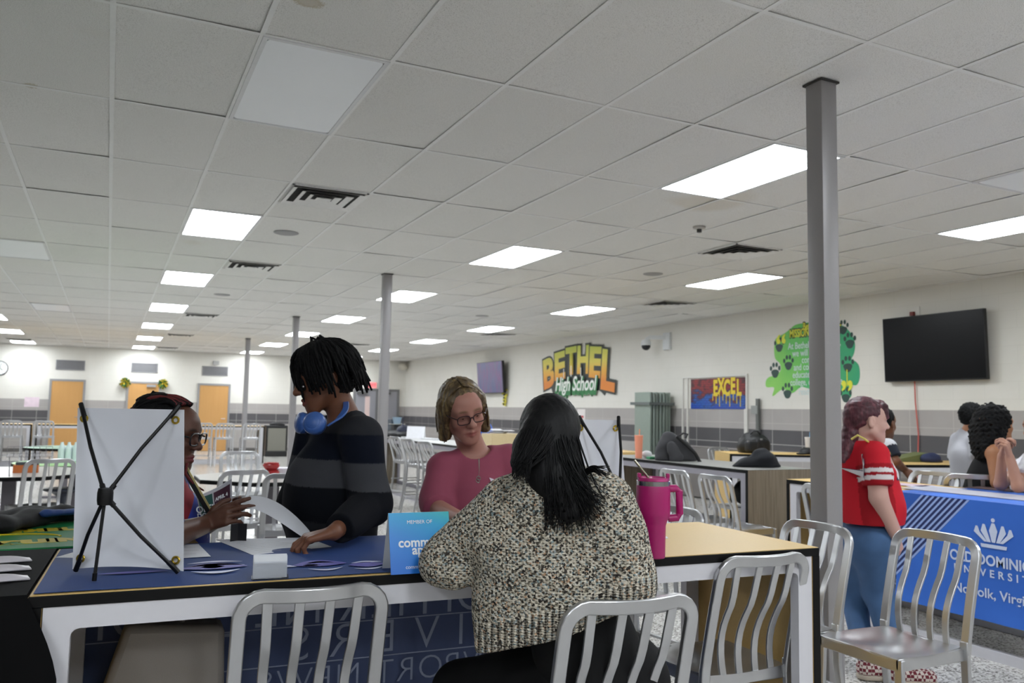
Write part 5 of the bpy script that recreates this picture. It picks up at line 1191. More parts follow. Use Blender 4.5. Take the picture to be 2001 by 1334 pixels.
boxed('equipment_case', 'black equipment case behind the small banner', 'case', 1143, 882, CF.dot(PX(1143, 882, 5.75)-CO), (.35, .4, .2), '17171a', TZ+.002)
q = PX(1141, 890, 5.5); o = MB().box((-.1, -.14, 0), (.1, .14, .012)).build('paper_stack', mat('stack white', 'd3d3d8', .6), loc=(q.x, q.y, TZ+.002)); tag(o, 'white paper stack on the yellow counter behind the dark hair', 'paper')
# left side: water bottles, boxes, wire rack, bowls, hamper
q = PZ(140, 900, .74); t = thing('water_pack', 'pale blue shrink-wrapped block of water bottles on the green table', 'water', (q.x, q.y, .741))
BOT = mat('water bottle', 'd6e2e6', .25)
for i in range(4):
    for j in range(3): MB().lathe([(.001, 0), (.033, 0), (.033, .13), (.03, .15), (.013, .19), (.013, .205), (.001, .205)], 12, (-.105+.07*i, -.07+.07*j, 0)).build('bottle', BOT, t, True)
q = PD(50, 928, 7.6); t = thing('snack_box', 'orange snack box on the dark table at left', 'box', (q.x, q.y, .741)); MB().box((-.1, -.06, 0), (.1, .06, .07)).build('carton', mat('orange box', 'b5642e', .6), t); MB().box((-.08, -.05, .07), (.1, .05, .095)).build('dark_packets', mat('dark packets', '3a4248', .6), t)
q = PD(57, 932, 7.25); t = thing('wire_rack', 'thin wire display basket standing on the dark table at left', 'rack', (q.x, q.y, .741)); WIRE = mat('rack wire', '77757c', .4, .6)
m = MB()
for k in range(8): x = -.17+.34*k/7; m.tube([(x, -.1, .17), (x, .1, .19)], .0016, 5).tube([(x, -.1, .17), (x, -.1, .26)], .0016, 5)
for y, z in ((-.1, .17), (.1, .19), (-.1, .26)): m.tube([(-.17, y, z), (.17, y, z)], .002, 5)
m.build('basket', WIRE, t); m = MB()
for x in (-.15, .15): m.tube([(x, -.1, .17), (x, -.02, .0), (x, .1, .0)], .003, 5)
m.build('support', WIRE, t)
RED = mat('red glaze', 'a5292c', .25)
for k, (dz, lb) in enumerate(((0, 'lower of two stacked red bowls on the octagonal table'), (.062, 'upper of two stacked red bowls on the octagonal table'))):
    q = PD(529, 937, 7.45); t = tag(MB().lathe([(.001, 0), (.04, 0), (.045, .01), (.075, .05), (.075, .062), (.066, .07), (.072, .078), (.066, .078), (.058, .066), (.04, .02), (.001, .015)], 28, ).build('bowl', RED, smooth=True, loc=(q.x, q.y, .741+dz)), lb, 'bowl', 'stacked red bowls')
q = PD(556, 937, 7.6); tag(MB().box((-.08, -.05, 0), (.08, .05, .09)).build('napkin_dispenser', mat('napkin white', 'd9d5dd', .5), loc=(q.x, q.y, .741), bevel=.01), 'white napkin dispenser on the table next to the red bowls', 'dispenser')
q = PZ(537, 891, 0); t = thing('hamper', 'black-framed hamper with grey mesh front beside the back counters', 'hamper', (q.x, q.y, 0))
MB().box((-.3, -.2, .0), (.3, .2, .16)).box((-.3, -.2, .16), (-.25, .2, .86)).box((.25, -.2, .16), (.3, .2, .86)).box((-.3, -.2, .8), (.3, .2, .88)).box((-.3, .15, .16), (.3, .2, .86)).build('frame', BLK, t, bevel=.02)
MB().box((-.25, -.19, .16), (.25, .14, .8)).build('mesh_panel', mat('grey mesh', '77766d', .8, scale=60), t); MB().ball((.03, 0, .9), (.22, .15, .07), 14, 8).build('bundle', BB_, t, True)
# ---------------------------------------------------------------- people
def person(label, head, fwd, up, joints, skin, lip='7a3f3a', brow='1a1310', hs=1., h=.004, browamt=.8, hands=(), arm=1., beard=None, beardc='0c0a09', eye=True, lips=1.):
    """continuous skin surface: head, neck, trunk, arms and hands; joints in world space"""
    j = {k: V3(v) for k, v in joints.items()}; R = axes(fwd, up); c = V3(head)
    root = thing('person', label, 'person', (float(j['pv'][0]), float(j['pv'][1]), 0.))
    s = SDF(); at = head_prims(s, c, R, hs, lips=lips)
    nk = j['nk']; s.cap(at(0, -.02, -.06), nk+.25*(at(0, 0, 0)-nk)*0, .052*hs, .06*hs, .03)
    s.chain([j['sl'], nk-np.array([0, 0, .05]), j['sr']], [.046*arm, .066, .046*arm], .04)
    mid = (j['sl']+j['sr'])/2; cf = j.get('cf'); cf = nrm(cf) if cf is not None else nrm(np.cross([0, 0, 1], j['sl']-j['sr'])*-1)
    s.cap(mid-np.array([0, 0, .12]), j['pv'], .115, .125, .05, (cf, .7))
    for sd in 'lr':
        s.chain([j['s'+sd], j['e'+sd], j['w'+sd]], [.046*arm, .038*arm, .027*arm], .015)
    for hd in hands: hand_prims(s, *hd)
    m_ = face_colour(c, R, hs, skin, lip, brow, browamt, beardc, beard)
    o = tuple(root.location); s.build('body', SKIN, root, h, o, m_)
    if eye: eyes(at, R, hs, root)
    return dict(root=root, at=at, R=R, j=j, c=c, cf=cf, hs=hs, o=o)
def garment(p, name, m_, h, torso, sleeve=None, hem=None, neck=None, disp=None, extra=None, col=None, kk=.05, neckdir=None):
    """torso = [(point, radius, flatten)], sleeve = {'l': [(point, radius)]}, hem = (point, normal), neck = radius of the neck opening"""
    s = SDF(); cf = p['cf']
    for (a, ra, f), (b, rb, _) in zip(torso[:-1], torso[1:]): s.cap(a, b, ra, rb, kk, (cf, f))
    if sleeve:
        J_ = p['j']; d_ = np.array([0, 0, .045]); s.chain([J_['sl']+(J_['nk']-J_['sl'])*.12-np.array([0, 0, .012]), J_['nk']-d_, J_['sr']+(J_['nk']-J_['sr'])*.12-np.array([0, 0, .012])], [.066, .088, .066], .05)
    for pts in (sleeve or {}).values():
        for i in range(len(pts)-1): s.cap(pts[i][0], pts[i+1][0], pts[i][1], pts[i+1][1], .03, None, 'u', i == len(pts)-2)
    if extra: extra(s)
    if neck:
        a = p['j']['nk']; b = p['at'](0, .0, -.08); d = nrm(b-a) if neckdir is None else nrm(neckdir); s.cap(a-d*.0, a+d*.3, neck, neck*1.15, .012, None, 's')
    if disp is not None: s.disp = disp
    if hem: s.cut(*hem)
    return s.build(name, m_, p['root'], h, p['o'], col)
def tubes(name, paths, r, m_, p, n=6, tip=.5, scales=None):
    m = MB(); o = np.array(p['o'])
    for q in paths:
        k = len(q); m.tube([tuple(V3(x)-o) for x in q], r*random.uniform(.85, 1.15), n, [1-(1-tip)*(i/(k-1))**2 for i in range(k)])
    return m.build(name, m_, p['root'], True, angle=180)
def shrink(o, target, off):
    md = o.modifiers.new('wrap', 'SHRINKWRAP'); md.target = target; md.wrap_method = 'NEAREST_SURFACEPOINT'; md.wrap_mode = 'ABOVE_SURFACE'; md.offset = off
def strand_mat(name, c1, c2, c3, rough=.45, spec=.4, scale=90, stretch=(1, 1, .05)):
    t = NT(name); co = t.coord(); n1 = t.noise(t.mapping(co, stretch), scale, 4, .6); t.color(t.ramp(n1, [(.25, c1), (.5, c2), (.75, c3)]))
    t.b.inputs['Roughness'].default_value = rough; t.b.inputs['Specular IOR Level'].default_value = spec; t.bump(n1, .5, .003); return t.m
BLACKHAIR = strand_mat('black hair', '040405', '060607', '0b0b0d', .55, .22)
DREAD = mat('black locs', '080809', .8, scale=160, bump=.8, bdist=.003, spec=.2)
JEANS = mat('blue denim', '3d5d86', .8, scale=14, var=.22, bump=.1); BLKP = mat('black trousers', '08080a', .8, scale=150, bump=.15, spec=.3)
def trousers(p, m_, legs, pv, rp, h=.008, disp=None, name='trousers', cut=None):
    s = SDF(); s.ell(pv, (rp, rp, rp*.95), .05)
    for pts in legs:
        for (a, ra), (b, rb) in zip(pts[:-1], pts[1:]): s.cap(a, b, ra, rb, .04)
    if disp is not None: s.disp = disp
    if cut: s.cut(*cut)
    return s.build(name, m_, p['root'], h, p['o'])
def shoe(p, ankle, toe, m_, sole, r=.042):
    s = SDF(); a = V3(ankle); b = V3(toe); a[2] = .055; b[2] = .045; s.cap(a, b, r, r*.85, .02); s.cap(a, a+np.array([0, 0, .05]), r*.95, r*.85, .02); s.cut((0, 0, .022), (0, 0, -1))
    o = s.build('shoe', m_, p['root'], .006, p['o'])
    s = SDF(); a[2] = b[2] = .02; s.cap(a, b, r*1.08, r*.95, .01); s.cut((0, 0, .003), (0, 0, -1)); s.cut((0, 0, .03), (0, 0, 1)); s.build('sole', sole, o, .006, p['o']); return o
def stand_legs(pv, fwd, w=.09, back=0.):
    """hips, knees and ankles for someone standing or perched whose legs the table hides"""
    pv = V3(pv); f = nrm((fwd[0], fwd[1], 0)); r = np.array([f[1], -f[0], 0]); out = []
    for q in (-1, 1): out.append([(pv+r*q*w*.9, .095), (V3((pv+r*q*w+f*.05)[:2].tolist()+[pv[2]*.53]), .07), (V3((pv+r*q*w*1.05)[:2].tolist()+[.07]), .05)])
    return out
SHBLK, SHSOLE = mat('dark shoe', '17171a', .6), mat('pale sole', 'cfcac2', .6)

# --- student in the striped sweater
fw, up = heading(-.85, .42, -.34), heading(-.1, 0, 1)
sl, sr, el, er = J(706, 852, 3.08), J(616, 842, 3.38), J(722, 985, 3.02), J(580, 985, 3.34)
nk, pv = J(676, 822, 3.24), J(652, 1120, 3.30)
wl = V3(PZ(652, 1040, .975)); wr = J(595, 1085, 3.3)
al = heading(-.93, .25, -.22)
P1 = person('student with black locs, blue headphones and striped dark sweater reaching over the papers', J(632, 737, 3.2), fw, up, dict(nk=nk, sl=sl, sr=sr, el=el, er=er, wl=wl, wr=wr, pv=pv, cf=heading(-.62, .75)), '6d4633', '6b3a35', '0d0a09', 1.02, .0035, hands=((wl+al*.0, al, heading(-.25, .15, 1), 1, .75, 1.0, .02, [.55, .7, .85, .95]), (wr, heading(-.3, 0, -1), heading(-1, 0, 0), 1, .5)))
def p1col(P):
    z = P[:, 2]+.02*((P-pv)@V3(IMR)); ch, nv, gy, dk = V3(lin('26272b')), V3(lin('0b101c')), V3(lin('3b3c40')), V3(lin('0a0c12'))
    out = np.tile(ch, (len(P), 1)); out[z < 1.285] = nv; out[z < 1.185] = gy; out[z < 1.085] = dk; out[z < .955] = ch*.8; return out
KNIT = attr_mat('brushed knit', .9, .15, .4, 420, .12)
mid = (sl+sr)/2
garment(P1, 'sweater', KNIT, .006, [(nk-np.array([0, 0, .075]), .10, .85), (mid-np.array([0, 0, .17]), .172, .82), (J(648, 985, 3.22), .182, .86), (pv+np.array([0, 0, .02]), .185, .85)],
        {'l': [(sl-np.array([0, 0, .01]), .082), (el, .074), (wl+(el-wl)*.12, .05)], 'r': [(sr-np.array([0, 0, .01]), .08), (er, .07), (wr+(er-wr)*.1, .045)]}, (pv-np.array([0, 0, .12]), (0, 0, -1)), .068, folds(.007, 17, 11), col=p1col, kk=.07)
o_ = P1['o']; m = MB(); ring = [V3(wl)+(el-wl)*.12]
trousers(P1, BLKP, stand_legs(pv, heading(-.6, .7)), pv-np.array([0, 0, .02]), .15)
for l in stand_legs(pv, heading(-.6, .7)): shoe(P1, l[2][0], l[2][0]+heading(-.6, .7)*.17, SHBLK, SHSOLE)
rd = random.Random(21); at, R = P1['at'], P1['R']; paths = []
s = SDF(); s.ell(at(0, -.025, .05), (.09, .105, .085), .02, np.stack(R, 1)); s.ell(at(0, -.05, -.01), (.082, .075, .085), .03, np.stack(R, 1)); s.disp = fuzz(.006, 150, 4)
s.cut(at(0, .062, .02), R[1]*.85-R[2]*.5)
hair = s.build('scalp_hair', DREAD, P1['root'], .006, P1['o'])
for i in range(270):
    th = rd.uniform(-PI, PI); ph = rd.uniform(.12, 1.25); top = V3((.085*math.sin(ph)*math.sin(th), -.02+.10*math.sin(ph)*math.cos(th), .055+.085*math.cos(ph)))
    front = max(0, math.cos(th)); out = V3((math.sin(th)*.115, -.02+math.cos(th)*(.128 if math.cos(th) < 0 else .122), 0)); L = rd.uniform(.11, .20)*(1-.2*front)
    e = V3((out[0]*rd.uniform(.92, 1.15), out[1]*rd.uniform(.94, 1.1), top[2]-L)); e[2] = max(e[2], (-.12-.05*rd.random()) if math.cos(th) < -.1 else (-.015-.055*rd.random() if front > .35 else -.085)); k = V3((out[0]*1.08, out[1]*1.04, top[2]*.5+e[2]*.5+.045)); pts = []
    for u in np.linspace(0, 1, 8):
        q = top*(1-u)**2+2*k*u*(1-u)+e*u*u+V3((rd.gauss(0, .002), rd.gauss(0, .002), 0)); pts.append(at(*q))
    paths.append(pts)
for q in ((-.02, -.02, .15), (.015, -.04, .155), (0, .0, .16)): paths.append([at(q[0]*.3, q[1]*.5-.01, .115), at(q[0]*.7, q[1], .145), at(*q), at(q[0]*1.6+.01, q[1]-.02, q[2]-.015)])
tubes('locs', paths, .0068, DREAD, P1, 6, .55)
m = MB(); o = np.array(P1['o'])
for q in ((-.06, .095, -.01), (-.085, .0, .09)): m.ball(tuple(at(*q)-o), .0045, 10, 6)
m.build('hair_bead', mat('silver bead', 'cfcfd2', .2, .9), P1['root'], True)
# headphones hanging round the neck
hp = thing('headphones', 'blue over-ear headphones hanging round the neck of the student', 'headphones', tuple(PD(640, 815, 3.1))); HB = mat('headphone blue', '35599a', .35); HB2 = mat('headphone cushion', '1b2b52', .6); o = np.array(hp.location)
path = [J(640, 832, 3.03), J(664, 815, 3.045), J(676, 796, 3.12), J(670, 778, 3.26), J(640, 782, 3.36), J(612, 805, 3.33), J(592, 828, 3.22)]
pp = []
for i in range(len(path)-1):
    p0, p1_, p2_, p3_ = path[max(i-1, 0)], path[i], path[i+1], path[min(i+2, len(path)-1)]
    for u in np.linspace(0, 1, 6)[:-1]: pp.append(.5*((2*p1_)+(p2_-p0)*u+(2*p0-5*p1_+4*p2_-p3_)*u*u+(3*p1_-p0-3*p2_+p3_)*u**3))
MB().sweep([tuple(q-o) for q in pp], [(-.011, -.004), (.011, -.004), (.011, .004), (-.011, .004)], (0, 0, 1)).build('headband', HB, hp, True, bevel=.002)
for c_, d_, nm in ((J(614, 826, 2.985), heading(-.15, .95, .22), 'ear_cup'), (J(589, 826, 3.16), heading(-.85, .5, .1), 'ear_cup')):
    z = Vector(nrm(d_)); x = z.orthogonal().normalized(); y = z.cross(x); Mx = frame(Vector(c_-o), x, y, z)
    e = MB().lathe([(.001, .019), (.026, .019), (.038, .013), (.042, .0), (.039, -.014)], 28, M=Mx).lathe([(.001, .021), (.023, .021), (.026, .018)], 28, M=Mx).build(nm, HB, hp, True, angle=50)
    MB().lathe([(.039, -.012), (.041, -.02), (.032, -.029), (.016, -.027)], 28, M=Mx).build('cushion', HB2, e, True)

# --- woman in the dusty pink T-shirt
fw, up = heading(.40, .86, -.34), heading(-.24, 0, 1)
sr, sl, er, el = J(862, 908, 3.5), J(1000, 893, 3.6), J(850, 990, 3.40), J(1012, 985, 3.5)
nk, pv = J(929, 893, 3.58), J(935, 1110, 3.62); wr, wl = V3(PZ(945, 1040, .945)), V3(PZ(975, 1035, .945))
P2 = person('woman with blond-brown bob, glasses and dusty pink T-shirt leaning on the table', J(904, 801, 3.5), fw, up, dict(nk=nk, sl=sl, sr=sr, el=el, er=er, wl=wl, wr=wr, pv=pv, cf=heading(.28, .95)), 'a8786a', '8c5049', '6b5238', 1.03, .0035, browamt=.8, lips=.8, hands=((wr, heading(.8, .6, -.05), heading(0, 0, 1), -1, .4), (wl, heading(-.6, .7, -.05), heading(0, 0, 1), 1, .4)))
DPINK = mat('dusty pink jersey', '8d4156', .85, scale=300, bump=.15, var=.05)
mid = (sl+sr)/2
sh2 = garment(P2, 't_shirt', DPINK, .006, [(nk-np.array([0, 0, .07]), .09, .9), (mid-np.array([0, 0, .15]), .152, .8), (J(935, 1000, 3.55), .17, .85), (pv, .19, .85)],
        {'r': [(sr-np.array([0, 0, .015]), .066), (er+(sr-er)*.1, .066), (er+(wr-er)*.08, .068)], 'l': [(sl-np.array([0, 0, .015]), .064), (el, .064), (el+(wl-el)*.08, .066)]}, (pv-np.array([0, 0, .1]), (0, 0, -1)), .068, folds(.0085, 17, 5), kk=.06, neckdir=heading(.08, .75, .85))
trousers(P2, mat('dark slacks', '1d1f28', .8), stand_legs(pv, heading(.3, .9)), pv-np.array([0, 0, .02]), .16)
for l in stand_legs(pv, heading(.3, .9)): shoe(P2, l[2][0], l[2][0]+heading(.3, .9)*.16, SHBLK, SHSOLE)
BOB = strand_mat('streaked bob', '2c231b', '584730', '937c50', .45, .4, 60, (1, 1, .06)); at, R = P2['at'], P2['R']; M = np.stack(R, 1)
s = SDF(); hs = P2['hs']; k = lambda c_, r_, kk=.02, op='u': s.ell(at(*c_), V3(r_)*hs, kk, M, op)
k((0, -.022, .045), (.09, .106, .088)); k((0, -.05, -.04), (.088, .078, .1), .03)
for q in (-1, 1): s.cap(at(q*.078, -.01, .03), at(q*.088, .005, -.10), .028*hs, .026*hs, .03); s.cap(at(q*.06, .04, .065), at(q*.088, .02, -.02), .020*hs, .012*hs, .02)
k((0, .115, -.025), (.066, .085, .10), .015, 's'); k((.008, .1, .046), (.046, .05, .036), .02, 's'); k((0, .02, -.16), (.2, .2, .055), .01, 's')
s.cap(at(.018, -.05, .14), at(.012, .06, .125), .006, .006, .012, None, 's'); s.disp = fuzz(.0022, 230, 6)
s.build('bob_hair', BOB, P2['root'], .0045, P2['o'], smooth_it=1)
rd = random.Random(5); paths = []
for i in range(260):
    q = rd.choice((-1, 1)); a = rd.uniform(-2.6, .55)                    # locks falling from the parting to the jaw
    x0 = .012+q*.004; y0 = -.06+.11*(a+2.6)/3.15; end = V3((q*.094*math.cos(min(0, a+.6)*.75), -.02+.085*math.sin(a) if a < 0 else .01+.05*a, -.10+rd.uniform(-.02, .015)+.02*(a > .2)))
    k_ = V3((q*.088, y0*.9-.01, .10)); k2 = V3((end[0]*1.10, end[1], .0)); top = V3((x0, y0, .132-.5*y0*y0*4))
    paths.append([at(*(top*(1-u)**3+3*k_*u*(1-u)**2+3*k2*u*u*(1-u)+end*u**3+V3((0, 0, 0)))) for u in np.linspace(0, 1, 10)])
tubes('hair_strand', paths, .0028, BOB, P2, 5, .5)
spectacles(at, R, hs, P2['root'], '2a1418', .0265, .0180, 'glasses', 3.0, .0023)
nkl = [J(*q) for q in ((902, 893, 3.50), (915, 908, 3.40), (930, 917, 3.36), (943, 911, 3.36), (948, 893, 3.43), (950, 878, 3.5))]
o = np.array(P2['o']); c1 = MB().tube([tuple(V3(q)-o) for q in ((J(936, 884, 3.46)), J(944, 900, 3.38), J(941, 914, 3.36))], .0012, 5).build('necklace', mat('silver chain', 'a9a6a0', .25, .95), P2['root'], True); shrink(c1, sh2, .0025)
c2 = MB()
for cc, rr in (((941, 915), .012), ((938, 923), .010)): q = J(*cc, 3.36)-o; c2.tube([tuple(q+V3(IMR)*rr*math.cos(a)+V3((0, 0, 1))*rr*math.sin(a)) for a in np.linspace(0, 2*PI, 17)[:-1]], .0022, 6, closed=True)
pd_ = c2.build('pendant', _mc['silver chain'], c1, True); shrink(pd_, sh2, .004)
q = J(982, 926, 3.38)-o; nt = MB().grid(lambda u, v: tuple(q+V3(IMR)*(u-.5)*.035+V3((0, 0, 1))*(v-.5)*.05-V3(IMR)*.008*(v-.5)), 6, 8, .001).build('name_badge', mat('badge white', 'cfc3cf', .5), P2['root'], True); shrink(nt, sh2, .004)

# --- woman with long black hair in the speckled sweater, seen from behind
fw, up = heading(-.18, -.95, -.22), heading(0, 0, 1)
sl, sr, el, er = J(992, 988, 2.28), J(1176, 985, 2.22), J(868, 1098, 2.33), J(1222, 1125, 2.2)
nk, pv = J(1078, 945, 2.25), V3(PD(1165, 1330, 2.36)); wl, wr = V3(PZ(960, 1068, .965)), V3(PZ(1170, 1062, .965))
P3 = person('woman with long black hair and speckled cream sweater seen from behind', J(1072, 862, 2.3), fw, up, dict(nk=nk, sl=sl, sr=sr, el=el, er=er, wl=wl, wr=wr, pv=pv, cf=heading(-.1, -1)), '7c5340', hs=.97, h=.005, hands=((wl, heading(.5, -.8, -.05), heading(0, 0, 1), 1, .4), (wr, heading(-.5, -.8, -.05), heading(0, 0, 1), -1, .4)))
t = NT('speckled chunky knit'); co = t.coord()
cell = .0086; mp = t.mapping(co, (1/cell, 1/cell, 1/cell)); sp = t.n('ShaderNodeSeparateXYZ'); t.l(mp, sp.inputs[0])
hx = t.math('ADD', t.math('MULTIPLY', sp.outputs[0], float(IMR.x)), t.math('MULTIPLY', sp.outputs[1], float(IMR.y)))
row = t.math('FLOOR', t.math('MULTIPLY', sp.outputs[2], 1.25)); par = t.math('FRACT', t.math('MULTIPLY', row, .5))
wob = t.math('MULTIPLY', t.math('SUBTRACT', t.noise(co, 60, 2), .5), 1.1)
sx_ = t.math('SINE', t.math('MULTIPLY', t.math('ADD', t.math('ADD', hx, t.math('MULTIPLY', par, 2)), wob), PI)); sz_ = t.math('SINE', t.math('MULTIPLY', t.math('ADD', sp.outputs[2], wob), 2*PI*1.25*.5*2))
st = t.math('MULTIPLY', sx_, t.math('ADD', t.math('MULTIPLY', sz_, .6), .4))
# ribbed hem: vertical ribs below the body of the knit
hz = t.n('ShaderNodeVertexColor'); hz.layer_name = 'Col'; rb = t.n('ShaderNodeSeparateColor'); t.l(hz.outputs[0], rb.inputs[0])
rib = t.math('ADD', t.math('MULTIPLY', t.math('SINE', t.math('MULTIPLY', hx, PI*1.0)), .9), t.math('MULTIPLY', sz_, .25))
hgt = t.n('ShaderNodeMix'); t.l(rb.outputs[0], hgt.inputs[0]); t.l(st, hgt.inputs[2]); t.l(rib, hgt.inputs[3]); hgt = hgt.outputs[0]
vo = t.n('ShaderNodeTexVoronoi'); vo.inputs['Scale'].default_value = 190; t.l(co, vo.inputs['Vector']); sc = t.n('ShaderNodeSeparateColor'); t.l(vo.outputs['Color'], sc.inputs[0])
patch = t.noise(co, 22, 3); v_ = t.math('ADD', sc.outputs[0], t.math('MULTIPLY', t.math('SUBTRACT', patch, .5), .5))
yarn = t.ramp(v_, [(0, '3f3b38'), (.13, '6f6a5f'), (.24, 'b7ae9c'), (.34, 'cdc5b4'), (.62, 'd8d1c2'), (.78, 'a9b0ae'), (.85, '7f9093'), (.91, 'bd9a7c'), (.96, 'cfc8b8')], 'CONSTANT')
deep = t.ramp(t.math('ADD', t.math('MULTIPLY', hgt, .5), .5), [(0, (0, 0, 0)), (.14, (.2, .2, .2)), (.36, (.92, .92, .92)), (1, (1, 1, 1))])
hole = t.mix(t.math('GREATER_THAN', t.noise(co, 120, 2), .56), '2a2623', '6d655a')
t.color(t.mix(deep, hole, yarn)); t.b.inputs['Roughness'].default_value = .95; t.b.inputs['Specular IOR Level'].default_value = .15; t.bump(hgt, .9, .006); SWEAT = t.m
hp0 = J(940, 1268, 2.22); hp1 = J(1252, 1172, 2.2); hv = hp1-hp0; hn = np.cross(hv, V3(CF)*1.0); hn = nrm(hn); hn = hn if hn[2] < 0 else -hn
def p3col(P): d = (P-hp0)@hn; c_ = np.zeros((len(P), 3)); c_[:, 0] = np.clip((d+.085)/.012, 0, 1); return c_
def p3extra(s):
    s.cap(J(1000, 1075, 2.26), J(962, 1262, 2.22), .10, .05, .07); s.cap(J(1190, 1060, 2.22), J(1228, 1180, 2.2), .09, .055, .06)
    s.cap(J(872, 1098, 2.30), J(890, 1116, 2.28), .056, .046, .04)
sw = garment(P3, 'sweater', SWEAT, .006, [(nk-np.array([0, 0, .06]), .095, .9), (J(1080, 1030, 2.27), .175, .8), (J(1088, 1150, 2.28), .195, .85), (J(1098, 1300, 2.3), .205, .85)],
        {'l': [(sl, .084), (el, .062), (el+(wl-el)*.8, .05)], 'r': [(sr, .086), (er, .07), (er+(wr-er)*.8, .05)]}, (hp0, hn), .07, folds(.007, 15, 14), p3extra, p3col, kk=.08)
kl, kr = V3(PD(905, 1352, 2.52)), V3(PD(1130, 1350, 2.74)); al_, ar_ = kl.copy(), kr.copy(); al_[2] = ar_[2] = .08
trousers(P3, BLKP, [[(pv+V3(IMR)*-.07, .15), (kl, .085), (al_, .05)], [(pv+V3(IMR)*.07, .14), (kr, .08), (ar_, .05)]], pv+np.array([0, 0, .0]), .175, .009, folds(.005, 20, 8), cut=((0, 0, .05), (0, 0, -1)))
s = SDF(); s.cap(pv-np.array([0, 0, .02]), J(1130, 1215, 2.3), .17, .14, .08); s.build('black_top', BLKP, P3['root'], .01, P3['o'])
for a_, f_ in ((al_, heading(-.7, -.6)), (ar_, heading(-.1, -1))): shoe(P3, a_, a_+f_*.16, SHBLK, SHSOLE)
at, R = P3['at'], P3['R']; M = np.stack(R, 1)
s = SDF(); s.ell(at(0, -.02, .035), (.084, .100, .096), .02, M); s.cap(J(1064, 880, 2.215), J(1076, 930, 2.17), .078, .062, .05, (heading(0, 1), .55)); s.cap(J(1092, 950, 2.145), J(1114, 1000, 2.125), .044, .030, .04, (heading(0, 1), .4)); s.cap(J(1026, 880, 2.25), J(1012, 905, 2.24), .034, .02, .04)
s.cap(at(0, -.09, .13), at(0, .05, .14), .003, .004, .008, None, 's'); s.disp = fuzz(.0016, 300, 3); s.build('long_hair', BLACKHAIR, P3['root'], .0055, P3['o'])
rd = random.Random(8); paths = []; o = P3['o']
crown = lambda a, b: at(.088*math.sin(a)*math.cos(b), -.02-.10*math.cos(a)*math.cos(b), .035+.098*math.sin(b))
for i in range(620):
    a = rd.uniform(-1.5, 1.5); top = crown(a*.4, rd.uniform(1.15, 1.5)); side = crown(a, .1); side = at(0, -.02, .035)+(side-at(0, -.02, .035))*rd.uniform(1.0, 1.06)
    u = (a+1.5)/3; rr = rd.random()
    if rr < .14: ex, ey = 1150+rd.gauss(18, 14), 965+rd.uniform(0, 55)
    elif rr < .20: ex, ey = rd.uniform(1000, 1022), rd.uniform(905, 940)
    else: ex, ey = 1062+100*rd.random(), 1005+rd.uniform(-25, 38)
    if u < .33 and rr > .14: ex, ey = 1000+34*rd.random(), 900+38*rd.random()
    elif u < .45 and rr > .2: ex = 1066+40*rd.random()
    end = J(ex, ey, 2.105+.03*rd.random()); k2 = J(1074+(u-.5)*100+(ex-1090)*.25, 925 if ex > 1040 else 880, 2.105+abs(u-.5)*.10)
    paths.append([V3(top)*(1-q)**3+3*(side*1.0)*q*(1-q)**2+3*k2*q*q*(1-q)+end*q**3 for q in np.linspace(0, 1, 14)])
for i in range(40):                                            # flick of hair over the right shoulder
    st_, e_ = J(1140, 930+rd.uniform(-10, 10), 2.17), J(1165+rd.uniform(0, 28), 918+rd.uniform(-8, 14), 2.13); k2 = J(1155, 905+rd.uniform(-4, 6), 2.15); paths.append([st_*(1-q)**2+2*k2*q*(1-q)+e_*q*q for q in np.linspace(0, 1, 8)])
tubes('hair_strand', paths, .0021, BLACKHAIR, P3, 4, .3)
q = at(-.079, -.004, -.045)-np.array(o); MB().tube([tuple(q+V3((.006*math.cos(a), 0, .006*math.sin(a)-.006))) for a in np.linspace(0, 2*PI, 13)[:-1]], .0015, 5, closed=True).build('earring', mat('silver chain', 'a9a6a0', .25, .95), P3['root'], True)

# --- seated woman with glasses behind the left banner
fw, up = heading(.97, .06, -.16), heading(.1, 0, 1)
nk, pv = J(300, 925, 3.1), J(300, 1110, 3.22); sr, sl = J(306, 965, 2.96), J(326, 948, 3.3)
er = V3(PZ(318, 1052, .965)); wr = J(398, 1026, 2.93); el, wl = J(368, 1045, 3.28), J(418, 1018, 3.2)
ar = heading(.88, -.05, .42)
P0 = person('woman with black glasses and red-tipped locs reading behind the left banner', J(330, 848, 3.05), fw, up, dict(nk=nk, sl=sl, sr=sr, el=el, er=er, wl=wl, wr=wr, pv=pv, cf=heading(.95, .2)), '57382b', '6a3236', '0e0b0a', 1.06, .0035, arm=1.2, hands=((wr, ar, heading(-.1, .9, .5), -1, .3, 1.0, .01, [.12, .35, .5, .6]), (wl, heading(.8, 0, .5), heading(0, -1, .2), 1, .5)))
t = NT('bright printed blouse'); co = t.coord(); vo = t.n('ShaderNodeTexVoronoi'); vo.inputs['Scale'].default_value = 9; t.l(t.mapping(co, (1, 1, .6)), vo.inputs['Vector']); sc = t.n('ShaderNodeSeparateColor'); t.l(vo.outputs['Color'], sc.inputs[0])
t.color(t.ramp(t.math('ADD', t.math('MULTIPLY', sc.outputs[0], .7), t.math('MULTIPLY', t.noise(co, 16, 2), .3)), [(0, '23286e'), (.35, '2c3c9a'), (.5, '6c7fae'), (.6, '8e2230'), (.72, '18204f'), (.82, 'b79a6a')], 'CONSTANT')); t.b.inputs['Roughness'].default_value = .8
